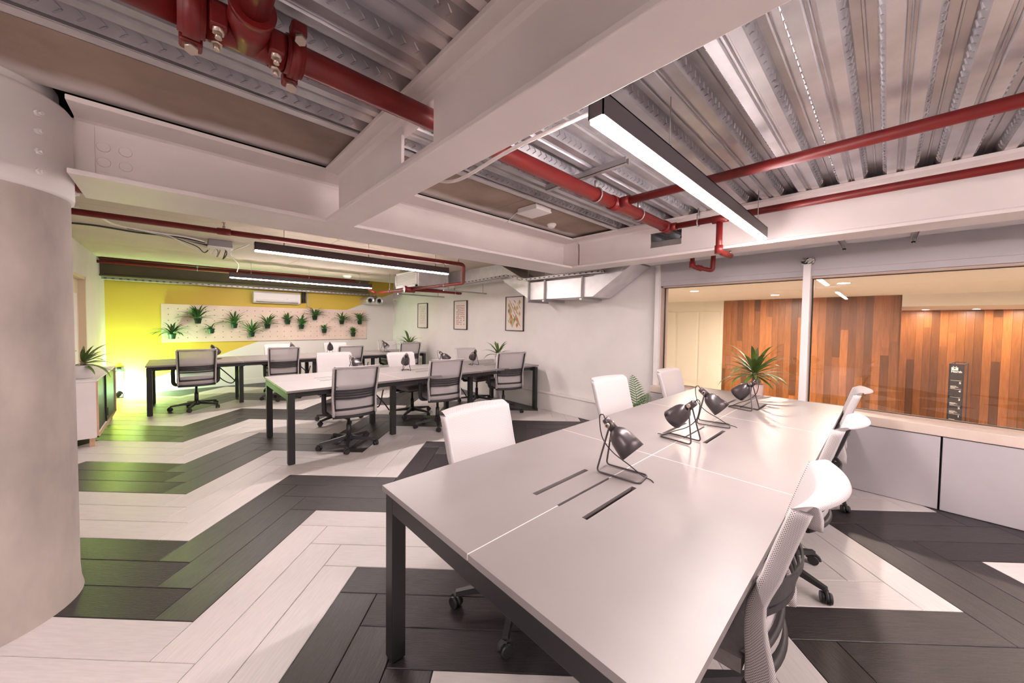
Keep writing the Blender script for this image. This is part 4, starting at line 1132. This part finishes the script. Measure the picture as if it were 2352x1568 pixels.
# ================================================================ PICTURES on the right wall
def picture(label, y0, y1, z0, z1, kind):
    root = thing('framed_print', label, 'picture', (X1-.02, (y0+y1)/2, (z0+z1)/2), 0, 'pictures on the right wall')
    hw, hh = (y1-y0)/2, (z1-z0)/2
    obj('frame', B().box((-.012, -hw, -hh), (.018, -hw+.012, hh)).box((-.012, hw-.012, -hh), (.018, hw, hh)).box((-.012, -hw, -hh), (.018, hw, -hh+.012)).box((-.012, -hw, hh-.012), (.018, hw, hh)), 'frameblk', root)
    obj('print_sheet', B().box((0, -hw+.011, -hh+.011), (.012, hw-.011, hh-.011)), 'paper', root)
    rg = random.Random(kind); groups = {}
    def tri(mk, pts):
        b = groups.setdefault(mk, B()); b.bm.faces.new([b.bm.verts.new((-.0012, y, z)) for y, z in pts])
    if kind == 1:
        for i in range(5):
            for j in range(8):
                y, z = -.10+i*.05, -.2+j*.057; s = rg.choice((-1, 1))
                tri(rg.choice((2, 3, 4, 5)), [(y, z), (y+.018*s, z+.045), (y+.026*s, z+.045), (y+.010*s, z)])
    if kind == 2:
        for i in range(6):
            for j in range(10):
                if rg.random() < .25: continue
                y, z = -.13+i*.052, -.2+j*.044; s = rg.choice((-1, 1))
                tri(rg.choice((0, 2, 5, 6, 6)), [(y-.02, z-.014*s), (y+.02, z-.014*s), (y, z+.018*s)])
    if kind == 3:
        for i in range(5):
            for j in range(9):
                if rg.random() < .22: continue
                y, z = -.13+i*.062+(.031 if j % 2 else 0), -.21+j*.052
                q = rg.random(); h = .05
                if q < .5: tri(rg.choice((0, 1, 1, 3, 4, 7)), [(y-.031, z), (y, z-h), (y+.031, z), (y, z+h)])
                else: tri(rg.choice((0, 1, 2, 3, 4)), [(y-.031, z-.02), (y, z+.03), (y+.031, z+.05), (y, z)])
    for k, b in groups.items(): obj('print_shapes', b, 'art%d' % k, root)
picture('smallest-looking framed print in the far corner, with thin leaf marks', 7.76, 8.23, 1.275, 1.89, 1)
picture('middle framed print with rust-red triangles', 6.13, 6.61, 1.27, 1.895, 2)
picture('framed print beside the duct with orange and green diamonds', 4.44, 4.91, 1.282, 1.908, 3)

# ================================================================ CORRIDOR BEYOND THE GLASS
W1, W2, WT1, SOF2, CF = 9.0, 11.0, 1.99, 1.79, -.7      # the lobby floor lies lower
cfl = struct(obj('floor_corridor', B().box((4.72, -6, CF-.05), (11.2, 5, CF)), 'corrfloor'))
struct(obj('ceiling_corridor', B().box((4.70, -6, WT1), (W1+.3, 5, WT1+.1)), 'corrceil'))
struct(obj('ceiling_corridor_low', B().box((W1-.05, -6, SOF2), (W2+.2, -.16, SOF2+.25)), 'corrceil'))
struct(obj('wall_corridor_end', B().box((4.70, 4.9, CF), (W1+.2, 5.0, 2.2)).box((4.70, -6.1, CF), (W2+.2, -6, 2.2)).box((4.62, -6, CF), (4.72, 5, -.02)), 'corrwhite'))
cw = struct(obj('wall_corridor_pale', B().box((W1-.02, 2.55, CF), (W1+.1, 5, WT1)), 'corrwhite'))
for ya, yb in ((2.6, 3.05), (3.1, 3.55), (3.6, 4.2), (4.25, 4.85)):
    obj('pale_panel', B().box((W1-.035, ya, CF+.02), (W1-.02, yb, 1.75), .003), 'corrwhite', cw)
wc = struct(obj('wall_corridor_timber', B().box((W1, -.14, CF), (W1+.1, 2.55, WT1)).box((W1, -.16, CF), (W2, -.12, WT1)).box((W2, -6, CF), (W2+.1, -.12, WT1)), 'wood'))
bw = .105
def boards(x, ya, yb):
    y = ya; rg = random.Random(int(x*10))
    while y < yb-.01:
        e = min(y+bw, yb); z = CF; cuts = sorted(rg.uniform(-.2, 1.75) for _ in range(rg.choice((0, 1, 1, 2))))+[WT1]
        for c in cuts:
            obj('timber_board', B().box((x-.016, y+.001, z), (x, e-.001, c-.001)), 'wood', wc); z = c
        y = e
boards(W1, -.14, 2.55); boards(W2, -4.6, -.16)
LB = ('round corridor downlight above the pale wall, seen through the left pane', 'round corridor downlight seen just right of the window post', 'round corridor downlight in line with the black totem', 'round corridor downlight above the pot plant, close to the timber wall', 'round corridor downlight farthest right behind the glass')
for k, (x, y) in enumerate(((6.2, 2.2), (6.2, .4), (6.2, -1.4), (7.8, 1.4), (7.8, -2.6))):
    d_ = thing('corridor_downlight', LB[k], 'light', (x, y, WT1), 0, 'corridor ceiling downlights')
    obj('trim_ring', B().lathe([(.075, 0), (.075, -.006), (.06, -.006), (.06, 0)], seg=24), 'plastic', d_); obj('lens', B().cyl((0, 0, -.001), (0, 0, -.003), .06, None, 24), 'spot', d_)
for k, y in enumerate((-.5, -1.1, -1.7, -2.4, -3.2)):
    d_ = thing('wall_washer', ['first', 'second', 'third', 'fourth', 'fifth'][k]+' small soffit downlight from the left over the bright timber wall', 'light', (W2-.45, y, SOF2), 0, 'soffit wall washers')
    obj('trim_ring', B().lathe([(.05, 0), (.05, -.005), (.042, -.005), (.042, 0)], seg=20), 'plastic', d_); obj('lens', B().cyl((0, 0, -.001), (0, 0, -.003), .03, None, 20), 'spot', d_)
# totem sign
SX, SY = 6.71, -.581
sg_ = thing('totem_sign', 'black floor directory totem reading North in front of the timber wall', 'sign', (SX, SY, CF))
SW, ST = .105, 1.70
sg_.rotation_euler = (0, 0, -.16)
obj('panel', B().box((-.005, -SW/2, 0), (.005, SW/2, ST)), 'signblk', sg_)
fr = B()
for (x, y) in ((0, -SW/2), (0, SW/2), (.50, -SW/2), (.50, SW/2)):
    fr.box((x-.005, y-.005, 0), (x+.005, y+.005, ST+.005))
for y in (-SW/2, SW/2): fr.box((0, y-.005, ST-.005), (.50, y+.005, ST+.005))
for x in (0, .50): fr.box((x-.005, -SW/2, ST-.005), (x+.005, SW/2, ST+.005))
obj('wire_frame', fr, 'signblk', sg_)
def text(s, size, y, z, align='LEFT', parent=sg_, bold=.0):
    cu = bpy.data.curves.new('lettering', 'FONT'); cu.body = s; cu.size = size; cu.align_x = align; cu.offset = bold; cu.extrude = .0004
    t = bpy.data.objects.new('lettering', cu); COL.objects.link(t)
    bpy.context.view_layer.update()
    me = bpy.data.meshes.new_from_object(t.evaluated_get(bpy.context.evaluated_depsgraph_get()))
    bpy.data.objects.remove(t)
    me.materials.clear(); me.materials.append(M['print'])
    o = bpy.data.objects.new('lettering', me); COL.objects.link(o); o.parent = parent
    o.location = (-.0062, y, z); o.rotation_euler = (PI/2, 0, -PI/2)
    return o
yl, yr = SW/2-.012, -SW/2+.014
text('North', .032, yl, ST-.095, bold=.0012)
lg = B().box((-.0066, yl-.052, ST-.07), (-.0056, yl-.002, ST-.052)).box((-.0066, yl-.052, ST-.052), (-.0056, yl-.034, ST-.04)).box((-.0066, yl-.020, ST-.052), (-.0056, yl-.002, ST-.04)).box((-.0066, yl-.052, ST-.04), (-.0056, yl-.002, ST-.034)).box((-.0066, yl-.020, ST-.028), (-.0056, yl-.012, ST-.022)).box((-.0066, yl-.042, ST-.028), (-.0056, yl-.034, ST-.022))
obj('emblem', lg, 'print', sg_)
for k, n_ in enumerate('54321'):
    z = ST-.192-k*.099
    obj('divider', B().box((-.0062, -SW/2+.012, z), (-.0054, SW/2-.012, z+.0025)), 'print', sg_)
    text(n_, .032, yr, z-.034, 'RIGHT', bold=.001)
    for q, wd in enumerate((.045, .06, .035)[: (3 if k != 1 else 0)]):
        obj('small_print', B().box((-.0062, yl-wd, z-.068-q*.010), (-.0054, yl, z-.064-q*.010)), 'print', sg_)
